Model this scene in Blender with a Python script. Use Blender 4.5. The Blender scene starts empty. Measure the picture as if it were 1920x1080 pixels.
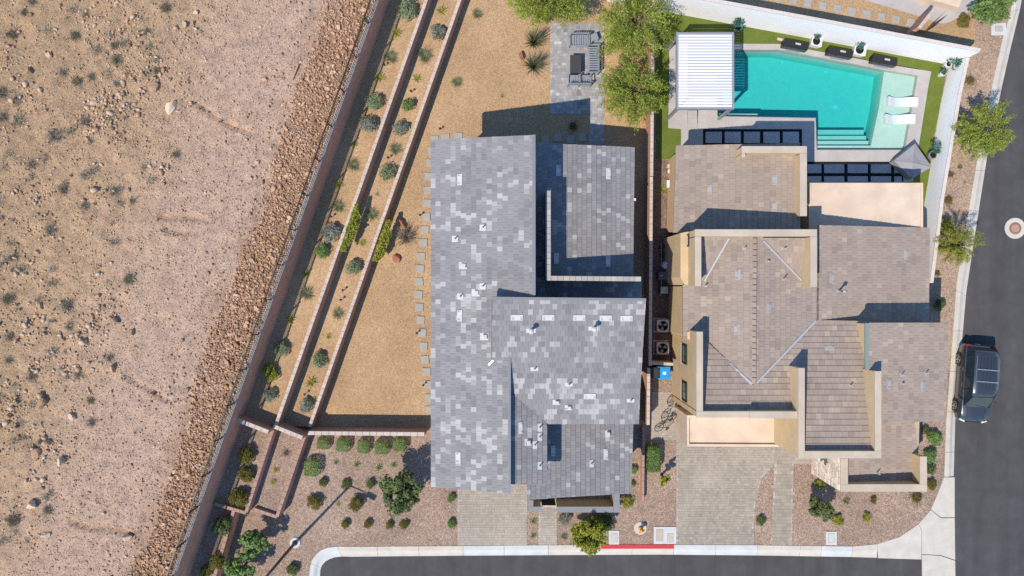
import bpy, math, random
import numpy as np
from mathutils import Vector, Matrix
from mathutils.geometry import tessellate_polygon

# ------------------------------------------------------------------ camera, sky, sun, exposure
S = bpy.context.scene
COL = S.collection
CAM_H = 46.0            # metres above the yard
PX = 0.0335             # metres per photograph pixel at ground level
cam_d = bpy.data.cameras.new('camera')
cam = bpy.data.objects.new('camera', cam_d); COL.objects.link(cam)
cam.location = (0, 0, CAM_H); cam.rotation_euler = (0, 0, 0)
cam_d.sensor_width = 36.0
cam_d.lens = 36.0 * (CAM_H / PX) / 1920.0
cam_d.clip_start = 0.5; cam_d.clip_end = 1500.0
S.camera = cam

SUN_EL = math.radians(54.0)
SHX, SHY = 0.69, 0.72             # direction the shadows fall (x east, y north)
_n = math.hypot(SHX, SHY); SHX /= _n; SHY /= _n
world = bpy.data.worlds.new('World'); S.world = world; world.use_nodes = True
wn = world.node_tree.nodes; wl = world.node_tree.links
wn.clear()
sky = wn.new('ShaderNodeTexSky'); sky.sky_type = 'NISHITA'; sky.sun_disc = False
sky.sun_elevation = SUN_EL
# sun stands opposite to where the shadows fall; Nishita rotation is clockwise from +Y
sky.sun_rotation = math.atan2(-SHX, -SHY)
sky.air_density = 1.5; sky.dust_density = 0.0; sky.ozone_density = 10.0
bg = wn.new('ShaderNodeBackground'); bg.inputs['Strength'].default_value = 0.15
wo = wn.new('ShaderNodeOutputWorld')
wl.new(sky.outputs[0], bg.inputs['Color']); wl.new(bg.outputs[0], wo.inputs['Surface'])
sun_d = bpy.data.lights.new('sun', 'SUN'); sun_d.energy = 4.5; sun_d.angle = math.radians(0.53)
sun_d.color = (1.0, 0.905, 0.765)
sun = bpy.data.objects.new('sun', sun_d); COL.objects.link(sun)
sun.location = (-30, -30, 60)
_sd = Vector((SHX * math.cos(SUN_EL), SHY * math.cos(SUN_EL), -math.sin(SUN_EL)))
sun.rotation_euler = _sd.to_track_quat('-Z', 'Y').to_euler()
S.view_settings.view_transform = 'Standard'; S.view_settings.look = 'None'
S.view_settings.gamma = 1.0; S.view_settings.use_curve_mapping = False
S.view_settings.exposure = 0.28
S.render.engine = 'CYCLES'
S.cycles.max_bounces = 6; S.cycles.transparent_max_bounces = 16
S.cycles.use_denoising = False

# ------------------------------------------------------------------ helpers: positions
def K(px, py): return (px - 960.0) * PX / CAM_H, (540.0 - py) * PX / CAM_H
def P(px, py, z=0.0):
    kx, ky = K(px, py); return Vector((kx * (CAM_H - z), ky * (CAM_H - z), z))
def XY(px, py, z=0.0):
    p = P(px, py, z); return (p.x, p.y)
def M(px, z=0.0): return px * PX * (CAM_H - z) / CAM_H     # photograph pixels to metres at height z

# ------------------------------------------------------------------ helpers: meshes
def new_mesh(name, verts, faces, mats=(), midx=None, tint=None, smooth=False):
    me = bpy.data.meshes.new(name)
    me.from_pydata([tuple(v) for v in verts], [], faces)
    for m in mats: me.materials.append(m)
    if midx is not None and len(mats) > 1: me.polygons.foreach_set('material_index', midx)
    if tint is not None:
        a = me.attributes.new('tint', 'FLOAT', 'FACE'); a.data.foreach_set('value', np.asarray(tint, dtype=np.float32))
    if smooth: me.polygons.foreach_set('use_smooth', [True] * len(me.polygons))
    me.update(); return me

def np_mesh(name, V, F, mats=(), tint=None, smooth=False, vattr=None):
    """V (n,3), F (m,k) equal-sided faces."""
    me = bpy.data.meshes.new(name)
    V = np.ascontiguousarray(V, dtype=np.float32); F = np.ascontiguousarray(F, dtype=np.int32)
    m, k = F.shape
    me.vertices.add(len(V)); me.vertices.foreach_set('co', V.ravel())
    me.loops.add(m * k); me.loops.foreach_set('vertex_index', F.ravel())
    me.polygons.add(m)
    me.polygons.foreach_set('loop_start', np.arange(0, m * k, k, dtype=np.int32))
    for mt in mats: me.materials.append(mt)
    me.update(calc_edges=True)
    if tint is not None:
        a = me.attributes.new('tint', 'FLOAT', 'FACE'); a.data.foreach_set('value', np.asarray(tint, dtype=np.float32))
    if vattr is not None:
        for nm, arr in vattr.items():
            a = me.attributes.new(nm, 'FLOAT', 'POINT'); a.data.foreach_set('value', np.asarray(arr, dtype=np.float32))
    if smooth: me.polygons.foreach_set('use_smooth', [True] * m)
    return me

def scatter(name, bases, mats, R, T, which, tint=None, smooth=False):
    """One mesh holding len(T) copies; bases = list of (V,F) with equal topology, R (N,3,3), T (N,3)."""
    BV = np.stack([b[0] for b in bases]); F = bases[0][1]
    V = np.einsum('nij,nkj->nki', R, BV[which]) + T[:, None, :]
    n, k, _ = V.shape
    FF = (F[None] + (np.arange(n) * k)[:, None, None]).reshape(-1, F.shape[1])
    tt = None if tint is None else np.repeat(tint, len(F))
    return np_mesh(name, V.reshape(-1, 3), FF, mats, tt, smooth)

def rot_rand(rng, n, tilt=math.pi):
    a = rng.uniform(0, 2 * math.pi, n); b = rng.uniform(-tilt, tilt, n); c = rng.uniform(-tilt, tilt, n)
    ca, sa, cb, sb, cc, sc = np.cos(a), np.sin(a), np.cos(b), np.sin(b), np.cos(c), np.sin(c)
    Z = np.zeros((n, 3, 3)); Y = Z.copy(); X = Z.copy()
    Z[:, 0, 0] = ca; Z[:, 0, 1] = -sa; Z[:, 1, 0] = sa; Z[:, 1, 1] = ca; Z[:, 2, 2] = 1
    Y[:, 0, 0] = cb; Y[:, 0, 2] = sb; Y[:, 1, 1] = 1; Y[:, 2, 0] = -sb; Y[:, 2, 2] = cb
    X[:, 0, 0] = 1; X[:, 1, 1] = cc; X[:, 1, 2] = -sc; X[:, 2, 1] = sc; X[:, 2, 2] = cc
    return Z @ Y @ X

class MB:
    def __init__(s): s.v = []; s.f = []; s.m = []; s.t = []
    def add(s, vs, fs, mi=0, tint=0.5):
        o = len(s.v); s.v += [tuple(v) for v in vs]
        for f in fs: s.f.append([i + o for i in f]); s.m.append(mi); s.t.append(tint)
        return s
    def solid(s, top, z0, mi=0, tint=0.5, bottom=True):
        """prism: top = list of 3D points (any winding), down to z0 (number, or list)."""
        n = len(top); a = sum(top[i][0] * top[(i + 1) % n][1] - top[(i + 1) % n][0] * top[i][1] for i in range(n))
        if a < 0:
            top = top[::-1]
            if isinstance(z0, (list, tuple)): z0 = list(z0)[::-1]
        zs = z0 if isinstance(z0, (list, tuple)) else [z0] * n
        vs = [tuple(p) for p in top] + [(p[0], p[1], z) for p, z in zip(top, zs)]
        fs = [list(range(n))] + [[(i + 1) % n, i, n + i, n + (i + 1) % n] for i in range(n)]
        if bottom: fs.append(list(range(2 * n - 1, n - 1, -1)))
        return s.add(vs, fs, mi, tint)
    def box(s, cx, cy, cz, sx, sy, sz, rz=0.0, mi=0, tint=0.5, bev=0.0):
        c, sn = math.cos(rz), math.sin(rz); vs = []
        hx, hy, hz = sx / 2, sy / 2, sz / 2
        if bev > 0:
            b = min(bev, hx * .9, hy * .9, hz * .9); rings = [(-hz, b), (-hz + b, 0), (hz - b, 0), (hz, b)]
            for z, k in rings:
                for (x, y) in ((-hx + k, -hy + k), (hx - k, -hy + k), (hx - k, hy - k), (-hx + k, hy - k)):
                    vs.append((cx + x * c - y * sn, cy + x * sn + y * c, cz + z))
            fs = [[3, 2, 1, 0], [12, 13, 14, 15]]
            for r in range(3):
                for i in range(4): fs.append([r * 4 + i, r * 4 + (i + 1) % 4, r * 4 + 4 + (i + 1) % 4, r * 4 + 4 + i])
            return s.add(vs, fs, mi, tint)
        for z in (-hz, hz):
            for (x, y) in ((-hx, -hy), (hx, -hy), (hx, hy), (-hx, hy)):
                vs.append((cx + x * c - y * sn, cy + x * sn + y * c, cz + z))
        return s.add(vs, [[3, 2, 1, 0], [4, 5, 6, 7], [0, 1, 5, 4], [1, 2, 6, 5], [2, 3, 7, 6], [3, 0, 4, 7]], mi, tint)
    def tube(s, pts, r, n=6, mi=0, tint=0.5, cap=True):
        pts = [Vector(p) for p in pts]; rs = r if isinstance(r, (list, tuple)) else [r] * len(pts)
        vs = []; prev = None
        for i, p in enumerate(pts):
            d = (pts[min(i + 1, len(pts) - 1)] - pts[max(i - 1, 0)])
            if d.length < 1e-9: d = Vector((0, 0, 1))
            d.normalize()
            ref = prev if prev is not None else (Vector((1, 0, 0)) if abs(d.x) < .8 else Vector((0, 1, 0)))
            u = (ref - d * ref.dot(d))
            if u.length < 1e-6: u = d.orthogonal()
            u.normalize(); w = d.cross(u); prev = u
            for k in range(n):
                a = 2 * math.pi * k / n; vs.append(p + (u * math.cos(a) + w * math.sin(a)) * rs[i])
        fs = []
        for i in range(len(pts) - 1):
            for k in range(n): fs.append([i * n + k, i * n + (k + 1) % n, (i + 1) * n + (k + 1) % n, (i + 1) * n + k])
        if cap: fs.append(list(range(n - 1, -1, -1))); fs.append([(len(pts) - 1) * n + k for k in range(n)])
        return s.add(vs, fs, mi, tint)
    def lathe(s, prof, cx=0, cy=0, cz=0, n=20, mi=0, tint=0.5):
        vs = []
        for (r, z) in prof:
            for k in range(n):
                a = 2 * math.pi * k / n; vs.append((cx + r * math.cos(a), cy + r * math.sin(a), cz + z))
        fs = []
        for i in range(len(prof) - 1):
            for k in range(n): fs.append([i * n + k, i * n + (k + 1) % n, (i + 1) * n + (k + 1) % n, (i + 1) * n + k])
        fs.append(list(range(n - 1, -1, -1))); fs.append([(len(prof) - 1) * n + k for k in range(n)])
        return s.add(vs, fs, mi, tint)
    def mesh(s, name, mats, smooth=False):
        return new_mesh(name, s.v, s.f, mats, s.m, s.t, smooth)
    def build(s, name, mats, parent=None, smooth=False):
        if not isinstance(mats, (list, tuple)): mats = [mats]
        return put(name, s.mesh(name, mats, smooth), parent)

# ------------------------------------------------------------------ helpers: objects
_W = {}                                   # world matrix of every object made here
def put(name, data, parent=None, mat=None, local=False):
    """link one object; mesh given in world coordinates unless local=True or mat (its matrix) is given."""
    o = bpy.data.objects.new(name, data); COL.objects.link(o)
    m = mat if mat is not None else Matrix.Identity(4)
    if parent is not None:
        o.parent = parent
        if not local: o.matrix_parent_inverse = _W[parent.name].inverted()
    o.matrix_basis = m
    _W[o.name] = (_W[parent.name] @ m) if (local and parent is not None) else m
    return o
def tag(o, label=None, cat=None, group=None, kind=None):
    if label: o['label'] = label
    if cat: o['category'] = cat
    if group: o['group'] = group
    if kind: o['kind'] = kind
    return o
def thing(name, label, cat, loc=(0, 0, 0), rz=0.0, sc=(1, 1, 1), group=None):
    m = Matrix.Translation(Vector(loc)) @ Matrix.Rotation(rz, 4, 'Z') @ Matrix.Diagonal((sc[0], sc[1], sc[2], 1))
    o = put(name, None, None, m); o.empty_display_size = .2
    return tag(o, label, cat, group)
def structure(name, data): return tag(put(name, data), kind='structure')
def sheet(name, px, z, mat, holes=(), subd=None):
    loops = [[Vector((*XY(*p, z), 0)) for p in px]] + [[Vector((*XY(*p, z), 0)) for p in h] for h in holes]
    flat = [v for l in loops for v in l]
    tris = tessellate_polygon(loops)
    fs = []
    for t in tris:
        a, b, c = (flat[i] for i in t)
        fs.append(list(t) if (b - a).cross(c - a).z > 0 else list(t)[::-1])
    return new_mesh(name, [(v.x, v.y, z) for v in flat], fs, [mat])
def slabm(name, px, z, z0, mat, holes=()):
    """sheet with a skirt down to z0."""
    me_v = []; fs = []
    loops = [[Vector((*XY(*p, z), 0)) for p in px]] + [[Vector((*XY(*p, z), 0)) for p in h] for h in holes]
    flat = [v for l in loops for v in l]
    for t in tessellate_polygon(loops):
        a, b, c = (flat[i] for i in t)
        fs.append(list(t) if (b - a).cross(c - a).z > 0 else list(t)[::-1])
    n = len(flat); me_v = [(v.x, v.y, z) for v in flat] + [(v.x, v.y, z0) for v in flat]
    o = 0
    for l in loops:
        k = len(l)
        for i in range(k): fs.append([o + i, o + (i + 1) % k, n + o + (i + 1) % k, n + o + i])
        o += k
    return new_mesh(name, me_v, fs, [mat])

# ------------------------------------------------------------------ helpers: materials
def lin(c):
    return tuple(((x / 255) / 12.92 if x / 255 <= .04045 else (((x / 255) + .055) / 1.055) ** 2.4) for x in c)
def mat_base(name):
    m = bpy.data.materials.new(name); m.use_nodes = True
    nt = m.node_tree; b = nt.nodes['Principled BSDF']
    return m, nt, b
def N(nt, t, **kw):
    n = nt.nodes.new(t)
    for k, v in kw.items(): setattr(n, k, v)
    return n
def noise(nt, scale, detail=4, rough=.55, coord=None, w=None):
    t = N(nt, 'ShaderNodeTexNoise'); t.inputs['Scale'].default_value = scale
    t.inputs['Detail'].default_value = detail; t.inputs['Roughness'].default_value = rough
    if coord is not None: nt.links.new(coord, t.inputs['Vector'])
    return t
def ramp(nt, fac, stops, interp='LINEAR'):
    r = N(nt, 'ShaderNodeValToRGB'); r.color_ramp.interpolation = interp
    e = r.color_ramp.elements
    while len(e) < len(stops): e.new(1.0)
    for el, (p, c) in zip(e, stops): el.position = p; el.color = (*c, 1)
    nt.links.new(fac, r.inputs['Fac']); return r
def mixc(nt, a, b, fac, mode='MIX'):
    n = N(nt, 'ShaderNodeMix', data_type='RGBA', blend_type=mode)
    for sock, v in ((n.inputs[6], a), (n.inputs[7], b), (n.inputs[0], fac)):
        if isinstance(v, (int, float)): sock.default_value = v
        elif isinstance(v, tuple): sock.default_value = (*v, 1)
        else: nt.links.new(v, sock)
    return n.outputs[2]
def bump(nt, b, h, strength=.3, dist=.02):
    n = N(nt, 'ShaderNodeBump'); n.inputs['Strength'].default_value = strength; n.inputs['Distance'].default_value = dist
    nt.links.new(h, n.inputs['Height']); nt.links.new(n.outputs[0], b.inputs['Normal']); return n
def objco(nt): return N(nt, 'ShaderNodeTexCoord').outputs['Object']
def geoco(nt): return N(nt, 'ShaderNodeNewGeometry').outputs['Position']

def mat_rough(name, col, var=.25, scale=3.0, fine=40.0, rough=.85, bmp=.3, spec=.3, big=.35, metal=0.0, world=True):
    """weathered surface: broad patches, fine grain, fine relief."""
    m, nt, b = mat_base(name); co = geoco(nt) if world else objco(nt)
    n1 = noise(nt, scale, 5, .6, co); n2 = noise(nt, fine, 3, .6, co); n3 = noise(nt, big, 3, .5, co)
    d = tuple(c * (1 - var) for c in col); l = tuple(min(1, c * (1 + var)) for c in col)
    c1 = ramp(nt, n1.outputs[0], [(.3, d), (.7, l)]).outputs[0]
    c2 = ramp(nt, n2.outputs[0], [(.3, (1 - var * .8,) * 3), (.7, (1 + var * .3,) * 3)]).outputs[0]
    c3 = ramp(nt, n3.outputs[0], [(.35, (1 - var * .5,) * 3), (.65, (1.0,) * 3)]).outputs[0]
    o = mixc(nt, mixc(nt, c1, c2, 1.0, 'MULTIPLY'), c3, 1.0, 'MULTIPLY')
    nt.links.new(o, b.inputs['Base Color'])
    b.inputs['Roughness'].default_value = rough; b.inputs['Specular IOR Level'].default_value = spec
    b.inputs['Metallic'].default_value = metal
    if bmp > 0: bump(nt, b, n2.outputs[0], bmp, .01)
    return m

def mat_gravel(name, cols, size=.035, var=.5, patch=None, bmp=.6):
    """loose gravel: every cell its own colour, dark gaps, broad patches."""
    m, nt, b = mat_base(name); co = geoco(nt)
    v = N(nt, 'ShaderNodeTexVoronoi', feature='F1'); v.inputs['Scale'].default_value = 1 / size; nt.links.new(co, v.inputs['Vector'])
    sep = N(nt, 'ShaderNodeSeparateColor'); nt.links.new(v.outputs['Color'], sep.inputs[0])
    k = len(cols)
    c = ramp(nt, sep.outputs[0], [(i / max(1, k - 1), cols[i]) for i in range(k)]).outputs[0]
    v2 = N(nt, 'ShaderNodeTexVoronoi', feature='F1'); v2.inputs['Scale'].default_value = .45 / size; nt.links.new(co, v2.inputs['Vector'])
    s2 = N(nt, 'ShaderNodeSeparateColor'); nt.links.new(v2.outputs['Color'], s2.inputs[0])
    cc = ramp(nt, s2.outputs[1], [(0, (1 - var * .4,) * 3), (.6, (1.0,) * 3), (1, (1.1,) * 3)]).outputs[0]
    gap = ramp(nt, v.outputs['Distance'], [(.35, (1,) * 3), (.8, (.68,) * 3)]).outputs[0]
    n3 = noise(nt, .22, 6, .68, co)
    p = ramp(nt, n3.outputs[0], [(.30, (.80, .80, .81)), (.5, (.98, .98, .98)), (.70, (1.20, 1.22, 1.25))]).outputs[0]
    o = mixc(nt, mixc(nt, mixc(nt, c, cc, 1.0, 'MULTIPLY'), gap, 1.0, 'MULTIPLY'), p, 1.0, 'MULTIPLY')
    nt.links.new(o, b.inputs['Base Color']); b.inputs['Roughness'].default_value = .9; b.inputs['Specular IOR Level'].default_value = .2
    bump(nt, b, v.outputs['Distance'], -bmp if bmp else 0, size * .6)
    return m

def mat_tint(name, stops, rough=.8, spec=.3, grain=.15, fine=30.0, bmp=.25, streak=None, leaf=False, interp='LINEAR', trans=.35):
    """colour picked per piece from the face attribute tint."""
    m, nt, b = mat_base(name)
    a = N(nt, 'ShaderNodeAttribute', attribute_name='tint', attribute_type='GEOMETRY')
    c = ramp(nt, a.outputs['Fac'], stops, interp).outputs[0]
    co = geoco(nt)
    if streak is not None:
        mp = N(nt, 'ShaderNodeMapping'); mp.inputs['Scale'].default_value = streak; nt.links.new(co, mp.inputs['Vector']); co2 = mp.outputs[0]
    else: co2 = co
    n2 = noise(nt, fine, 3, .6, co2)
    g = ramp(nt, n2.outputs[0], [(.3, (1 - grain,) * 3), (.7, (1 + grain * .5,) * 3)]).outputs[0]
    n3 = noise(nt, .8, 3, .5, co)
    g3 = ramp(nt, n3.outputs[0], [(.3, (1 - grain * .6,) * 3), (.7, (1.0 + grain * .2,) * 3)]).outputs[0]
    o = mixc(nt, mixc(nt, c, g, 1.0, 'MULTIPLY'), g3, 1.0, 'MULTIPLY')
    nt.links.new(o, b.inputs['Base Color']); b.inputs['Roughness'].default_value = rough; b.inputs['Specular IOR Level'].default_value = spec
    if bmp > 0: bump(nt, b, n2.outputs[0], bmp, .008)
    if leaf:
        tr = N(nt, 'ShaderNodeBsdfTranslucent'); nt.links.new(o, tr.inputs['Color'])
        mx = N(nt, 'ShaderNodeMixShader'); mx.inputs[0].default_value = trans
        nt.links.new(b.outputs[0], mx.inputs[1]); nt.links.new(tr.outputs[0], mx.inputs[2])
        nt.links.new(mx.outputs[0], nt.nodes['Material Output'].inputs['Surface'])
    return m

def mat_plain(name, col, rough=.5, metal=0.0, spec=.5, coat=0.0, grain=.06, fine=25.0):
    m, nt, b = mat_base(name); co = objco(nt)
    n = noise(nt, fine, 3, .6, co)
    r = ramp(nt, n.outputs[0], [(.3, tuple(c * (1 - grain) for c in col)), (.7, tuple(min(1, c * (1 + grain)) for c in col))])
    nt.links.new(r.outputs[0], b.inputs['Base Color'])
    b.inputs['Roughness'].default_value = rough; b.inputs['Metallic'].default_value = metal
    b.inputs['Specular IOR Level'].default_value = spec; b.inputs['Coat Weight'].default_value = coat
    return m

def mat_glass_dark(name, col=(.02, .03, .04)):
    m, nt, b = mat_base(name); n = noise(nt, 1.5, 2, .5, objco(nt))
    r = ramp(nt, n.outputs[0], [(.3, col), (.7, tuple(c * 1.6 for c in col))]); nt.links.new(r.outputs[0], b.inputs['Base Color'])
    b.inputs['Roughness'].default_value = .06; b.inputs['Specular IOR Level'].default_value = .8; return m

def mat_wallblock(name, col, mortar, bw=.4, bh=.2, var=.12):
    """split-face block wall: courses by brick texture on a turned coordinate."""
    m, nt, b = mat_base(name)
    co = geoco(nt); sp = N(nt, 'ShaderNodeSeparateXYZ'); nt.links.new(co, sp.inputs[0])
    ad = N(nt, 'ShaderNodeMath', operation='ADD'); nt.links.new(sp.outputs[0], ad.inputs[0]); nt.links.new(sp.outputs[1], ad.inputs[1])
    cb = N(nt, 'ShaderNodeCombineXYZ'); nt.links.new(ad.outputs[0], cb.inputs[0]); nt.links.new(sp.outputs[2], cb.inputs[1])
    br = N(nt, 'ShaderNodeTexBrick'); nt.links.new(cb.outputs[0], br.inputs['Vector'])
    br.inputs['Scale'].default_value = 1.0; br.inputs['Brick Width'].default_value = bw; br.inputs['Row Height'].default_value = bh
    br.inputs['Mortar Size'].default_value = .008
    br.inputs['Color1'].default_value = (*[c * (1 - var) for c in col], 1); br.inputs['Color2'].default_value = (*[c * (1 + var) for c in col], 1)
    br.inputs['Mortar'].default_value = (*mortar, 1)
    n2 = noise(nt, 25, 4, .65, co); g = ramp(nt, n2.outputs[0], [(.3, (.8,) * 3), (.7, (1.08,) * 3)]).outputs[0]
    nt.links.new(mixc(nt, br.outputs['Color'], g, 1.0, 'MULTIPLY'), b.inputs['Base Color'])
    b.inputs['Roughness'].default_value = .9; b.inputs['Specular IOR Level'].default_value = .2
    bump(nt, b, n2.outputs[0], .4, .01); return m
# ------------------------------------------------------------------ materials
G_TAN = mat_gravel('tan_gravel', [(.32, .20, .105), (.41, .262, .14), (.46, .305, .17), (.53, .375, .23)], .034, .3)
G_RED = mat_gravel('red_brown_gravel', [(.21, .14, .10), (.29, .20, .145), (.345, .245, .185), (.47, .36, .29)], .042, .4)
G_EAST = mat_gravel('rose_gravel', [(.26, .17, .115), (.35, .24, .165), (.41, .29, .205), (.51, .39, .30)], .042, .4)
def mat_asphalt():
    m = mat_rough('asphalt', (.070, .067, .069), .12, 1.2, 90, .9, .5, .25, .18); nt = m.node_tree; b = nt.nodes['Principled BSDF']
    src = b.inputs['Base Color'].links[0].from_socket; co = geoco(nt)
    mp = N(nt, 'ShaderNodeMapping'); mp.inputs['Rotation'].default_value = (0, 0, -.12); mp.inputs['Scale'].default_value = (1.0, .06, 1); nt.links.new(co, mp.inputs['Vector'])
    n1 = noise(nt, .8, 4, .6, mp.outputs[0]); n2 = noise(nt, .55, 6, .75, co)
    r1 = ramp(nt, n1.outputs[0], [(.35, (.86,) * 3), (.7, (1.16,) * 3)]).outputs[0]; r2 = ramp(nt, n2.outputs[0], [(.3, (.90,) * 3), (.55, (1.0,) * 3), (.74, (1.18, 1.17, 1.15))]).outputs[0]
    nt.links.new(mixc(nt, mixc(nt, src, r1, 1.0, 'MULTIPLY'), r2, 1.0, 'MULTIPLY'), b.inputs['Base Color']); return m
ASPH = mat_asphalt()
CONC = mat_rough('concrete', (.50, .46, .40), .10, 1.5, 45, .85, .2, .3, .3)
CONC_L = mat_rough('pale_concrete', (.49, .50, .49), .08, 1.5, 45, .85, .2, .3, .3)
CONC_G = mat_rough('grey_deck_concrete', (.40, .37, .35), .09, 1.2, 60, .85, .15, .3, .3)
PADM = mat_rough('blue_grey_paving_slab', (.36, .35, .36), .08, 2, 60, .85, .15)
REDPAINT = mat_rough('red_kerb_paint', (.52, .035, .05), .12, 4, 60, .7, .1)
WALLRED = mat_wallblock('red_block_wall', (.52, .285, .205), (.40, .24, .18))
COPING = mat_rough('pale_coping', (.50, .42, .36), .14, 4, 50, .9, .35)
COPING_R = mat_rough('rose_coping', (.36, .235, .185), .14, 4, 50, .9, .35)
WHITEW = mat_rough('white_stucco', (.80, .80, .82), .03, 2.5, 30, .8, .12, .3, .4)
STUCCO = mat_rough('tan_stucco', (.54, .405, .245), .08, 1.2, 60, .9, .2, .2, .5)
STUCCO_C = mat_rough('beige_parapet_cap', (.46, .385, .30), .11, .9, 60, .85, .15, .2, .35)
STUCCO_P = mat_rough('pale_peach_flat_roof', (.61, .48, .37), .12, .8, 50, .9, .2, .2, .25)
STUCCO_G = mat_rough('grey_stucco', (.22, .22, .23), .06, 2, 60, .9, .2)
FASCIA = mat_rough('grey_fascia', (.19, .195, .21), .05, 2, 40, .6, .05)
FASCIA_B = mat_rough('beige_fascia', (.42, .33, .25), .05, 2, 40, .7, .05)
METAL_G = mat_plain('galvanised_flashing', (.55, .57, .60), .35, .7)
VENT_W = mat_rough('pale_roof_vent', (.47, .47, .47), .08, 3, 40, .6, .05)
VENT_T = mat_rough('taupe_roof_vent', (.33, .32, .31), .05, 3, 40, .6, .05)
BLACKM = mat_plain('black_metal', (.012, .012, .014), .5)
IRON = mat_plain('bronze_iron', (.05, .045, .042), .5, .3)
WHITEM = mat_plain('white_enamel', (.62, .62, .63), .4)
LOUVRE = mat_plain('white_louvre_enamel', (.60, .60, .61), .5)
GREYM = mat_plain('grey_metal', (.30, .31, .33), .45, .3)
TILE_G = mat_tint('grey_roof_tile', [(0, (.165, .16, .165)), (.25, (.20, .194, .20)), (.55, (.235, .227, .23)), (.8, (.315, .305, .30)), (1, (.40, .388, .378))], .85, .25, .12, 55, .3)
TILE_B = mat_tint('taupe_roof_tile', [(0, (.25, .20, .172)), (.2, (.28, .225, .19)), (.5, (.305, .246, .205)), (.75, (.33, .266, .218)), (.92, (.385, .305, .24)), (1, (.32, .305, .275))], .85, .25, .10, 55, .3)
PAVER = mat_tint('tan_paver', [(0, (.25, .215, .175)), (.4, (.34, .295, .24)), (.75, (.40, .345, .285)), (1, (.46, .41, .35))], .88, .25, .12, 60, .3)
PAVER_D = mat_tint('grey_paver', [(0, (.17, .17, .18)), (.5, (.30, .29, .29)), (.8, (.38, .37, .36)), (1, (.52, .50, .48))], .88, .25, .12, 60, .3)
STONE_S = mat_rough('stepping_slab', (.33, .31, .28), .10, 5, 60, .85, .25)
ROCK = mat_tint('rust_rock', [(0, (.25, .13, .07)), (.3, (.41, .235, .135)), (.6, (.50, .30, .18)), (.88, (.56, .37, .245)), (1, (.60, .45, .34))], .92, .2, .22, 14, .6)
ROCK_P = mat_tint('desert_rock', [(0, (.28, .175, .11)), (.35, (.44, .295, .19)), (.7, (.54, .385, .27)), (1, (.60, .47, .36))], .92, .2, .20, 14, .6)
ROCK_R = mat_rough('red_boulder', (.36, .13, .085), .22, 4, 30, .9, .6, world=False)
LEAF_SAGE = mat_tint('sage_leaf', [(0, (.17, .215, .115)), (.5, (.29, .35, .195)), (1, (.42, .47, .29))], .7, .3, .1, leaf=True, bmp=0)
LEAF_GREY = mat_tint('grey_leaf', [(0, (.17, .19, .14)), (.5, (.30, .33, .255)), (1, (.44, .47, .38))], .7, .3, .1, leaf=True, bmp=0)
LEAF_GREEN = mat_tint('green_leaf', [(0, (.10, .175, .045)), (.5, (.19, .30, .085)), (1, (.30, .42, .14))], .6, .35, .1, leaf=True, bmp=0)
LEAF_DARK = mat_tint('dark_leaf', [(0, (.065, .10, .032)), (.5, (.135, .185, .06)), (1, (.23, .285, .105))], .6, .35, .1, leaf=True, bmp=0)
LEAF_YEL = mat_tint('yellow_green_leaf', [(0, (.18, .20, .022)), (.5, (.34, .36, .045)), (1, (.52, .51, .09))], .6, .3, .1, leaf=True, bmp=0)
LEAF_OLIVE = mat_tint('olive_leaf', [(0, (.12, .11, .025)), (.5, (.23, .21, .05)), (1, (.36, .31, .09))], .7, .3, .1, leaf=True, bmp=0)
LEAF_TEAL = mat_tint('blue_green_leaf', [(0, (.035, .10, .07)), (.5, (.08, .21, .15)), (1, (.16, .33, .25))], .5, .4, .1, leaf=True, bmp=0)
LEAF_TREE = mat_tint('feathery_tree_leaf', [(0, (.19, .25, .035)), (.5, (.34, .41, .065)), (1, (.52, .55, .13))], .65, .3, .1, leaf=True, bmp=0, trans=.4)
BLADE = mat_tint('grass_blade', [(0, (.09, .11, .055)), (.5, (.18, .205, .10)), (1, (.32, .31, .18))], .6, .3, .1, leaf=True, bmp=0)
TWIG = mat_tint('dry_twig', [(0, (.14, .12, .085)), (.5, (.24, .215, .165)), (1, (.34, .31, .25))], .9, .2, .15, bmp=0)
TWIG_R = mat_tint('reddish_twig', [(0, (.09, .05, .03)), (.5, (.18, .10, .06)), (1, (.28, .18, .10))], .9, .2, .15, bmp=0)
BARK = mat_rough('bark', (.14, .10, .07), .3, 8, 40, .95, .6, world=False)
DARKSOIL = mat_rough('black_pebble_bed', (.012, .012, .013), .4, 8, 60, .95, .6)

def mat_turf():
    m, nt, b = mat_base('artificial_turf'); co = geoco(nt)
    n1 = noise(nt, 60, 4, .7, co); n2 = noise(nt, 1.2, 4, .6, co)
    c = ramp(nt, n1.outputs[0], [(.3, (.055, .085, .012)), (.5, (.115, .15, .025)), (.75, (.19, .225, .045))]).outputs[0]
    p = ramp(nt, n2.outputs[0], [(.3, (.8, .82, .8)), (.7, (1.1, 1.08, 1.05))]).outputs[0]
    nt.links.new(mixc(nt, c, p, 1.0, 'MULTIPLY'), b.inputs['Base Color']); b.inputs['Roughness'].default_value = .8
    b.inputs['Specular IOR Level'].default_value = .2; bump(nt, b, n1.outputs[0], .8, .02); return m
TURF = mat_turf()

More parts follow.
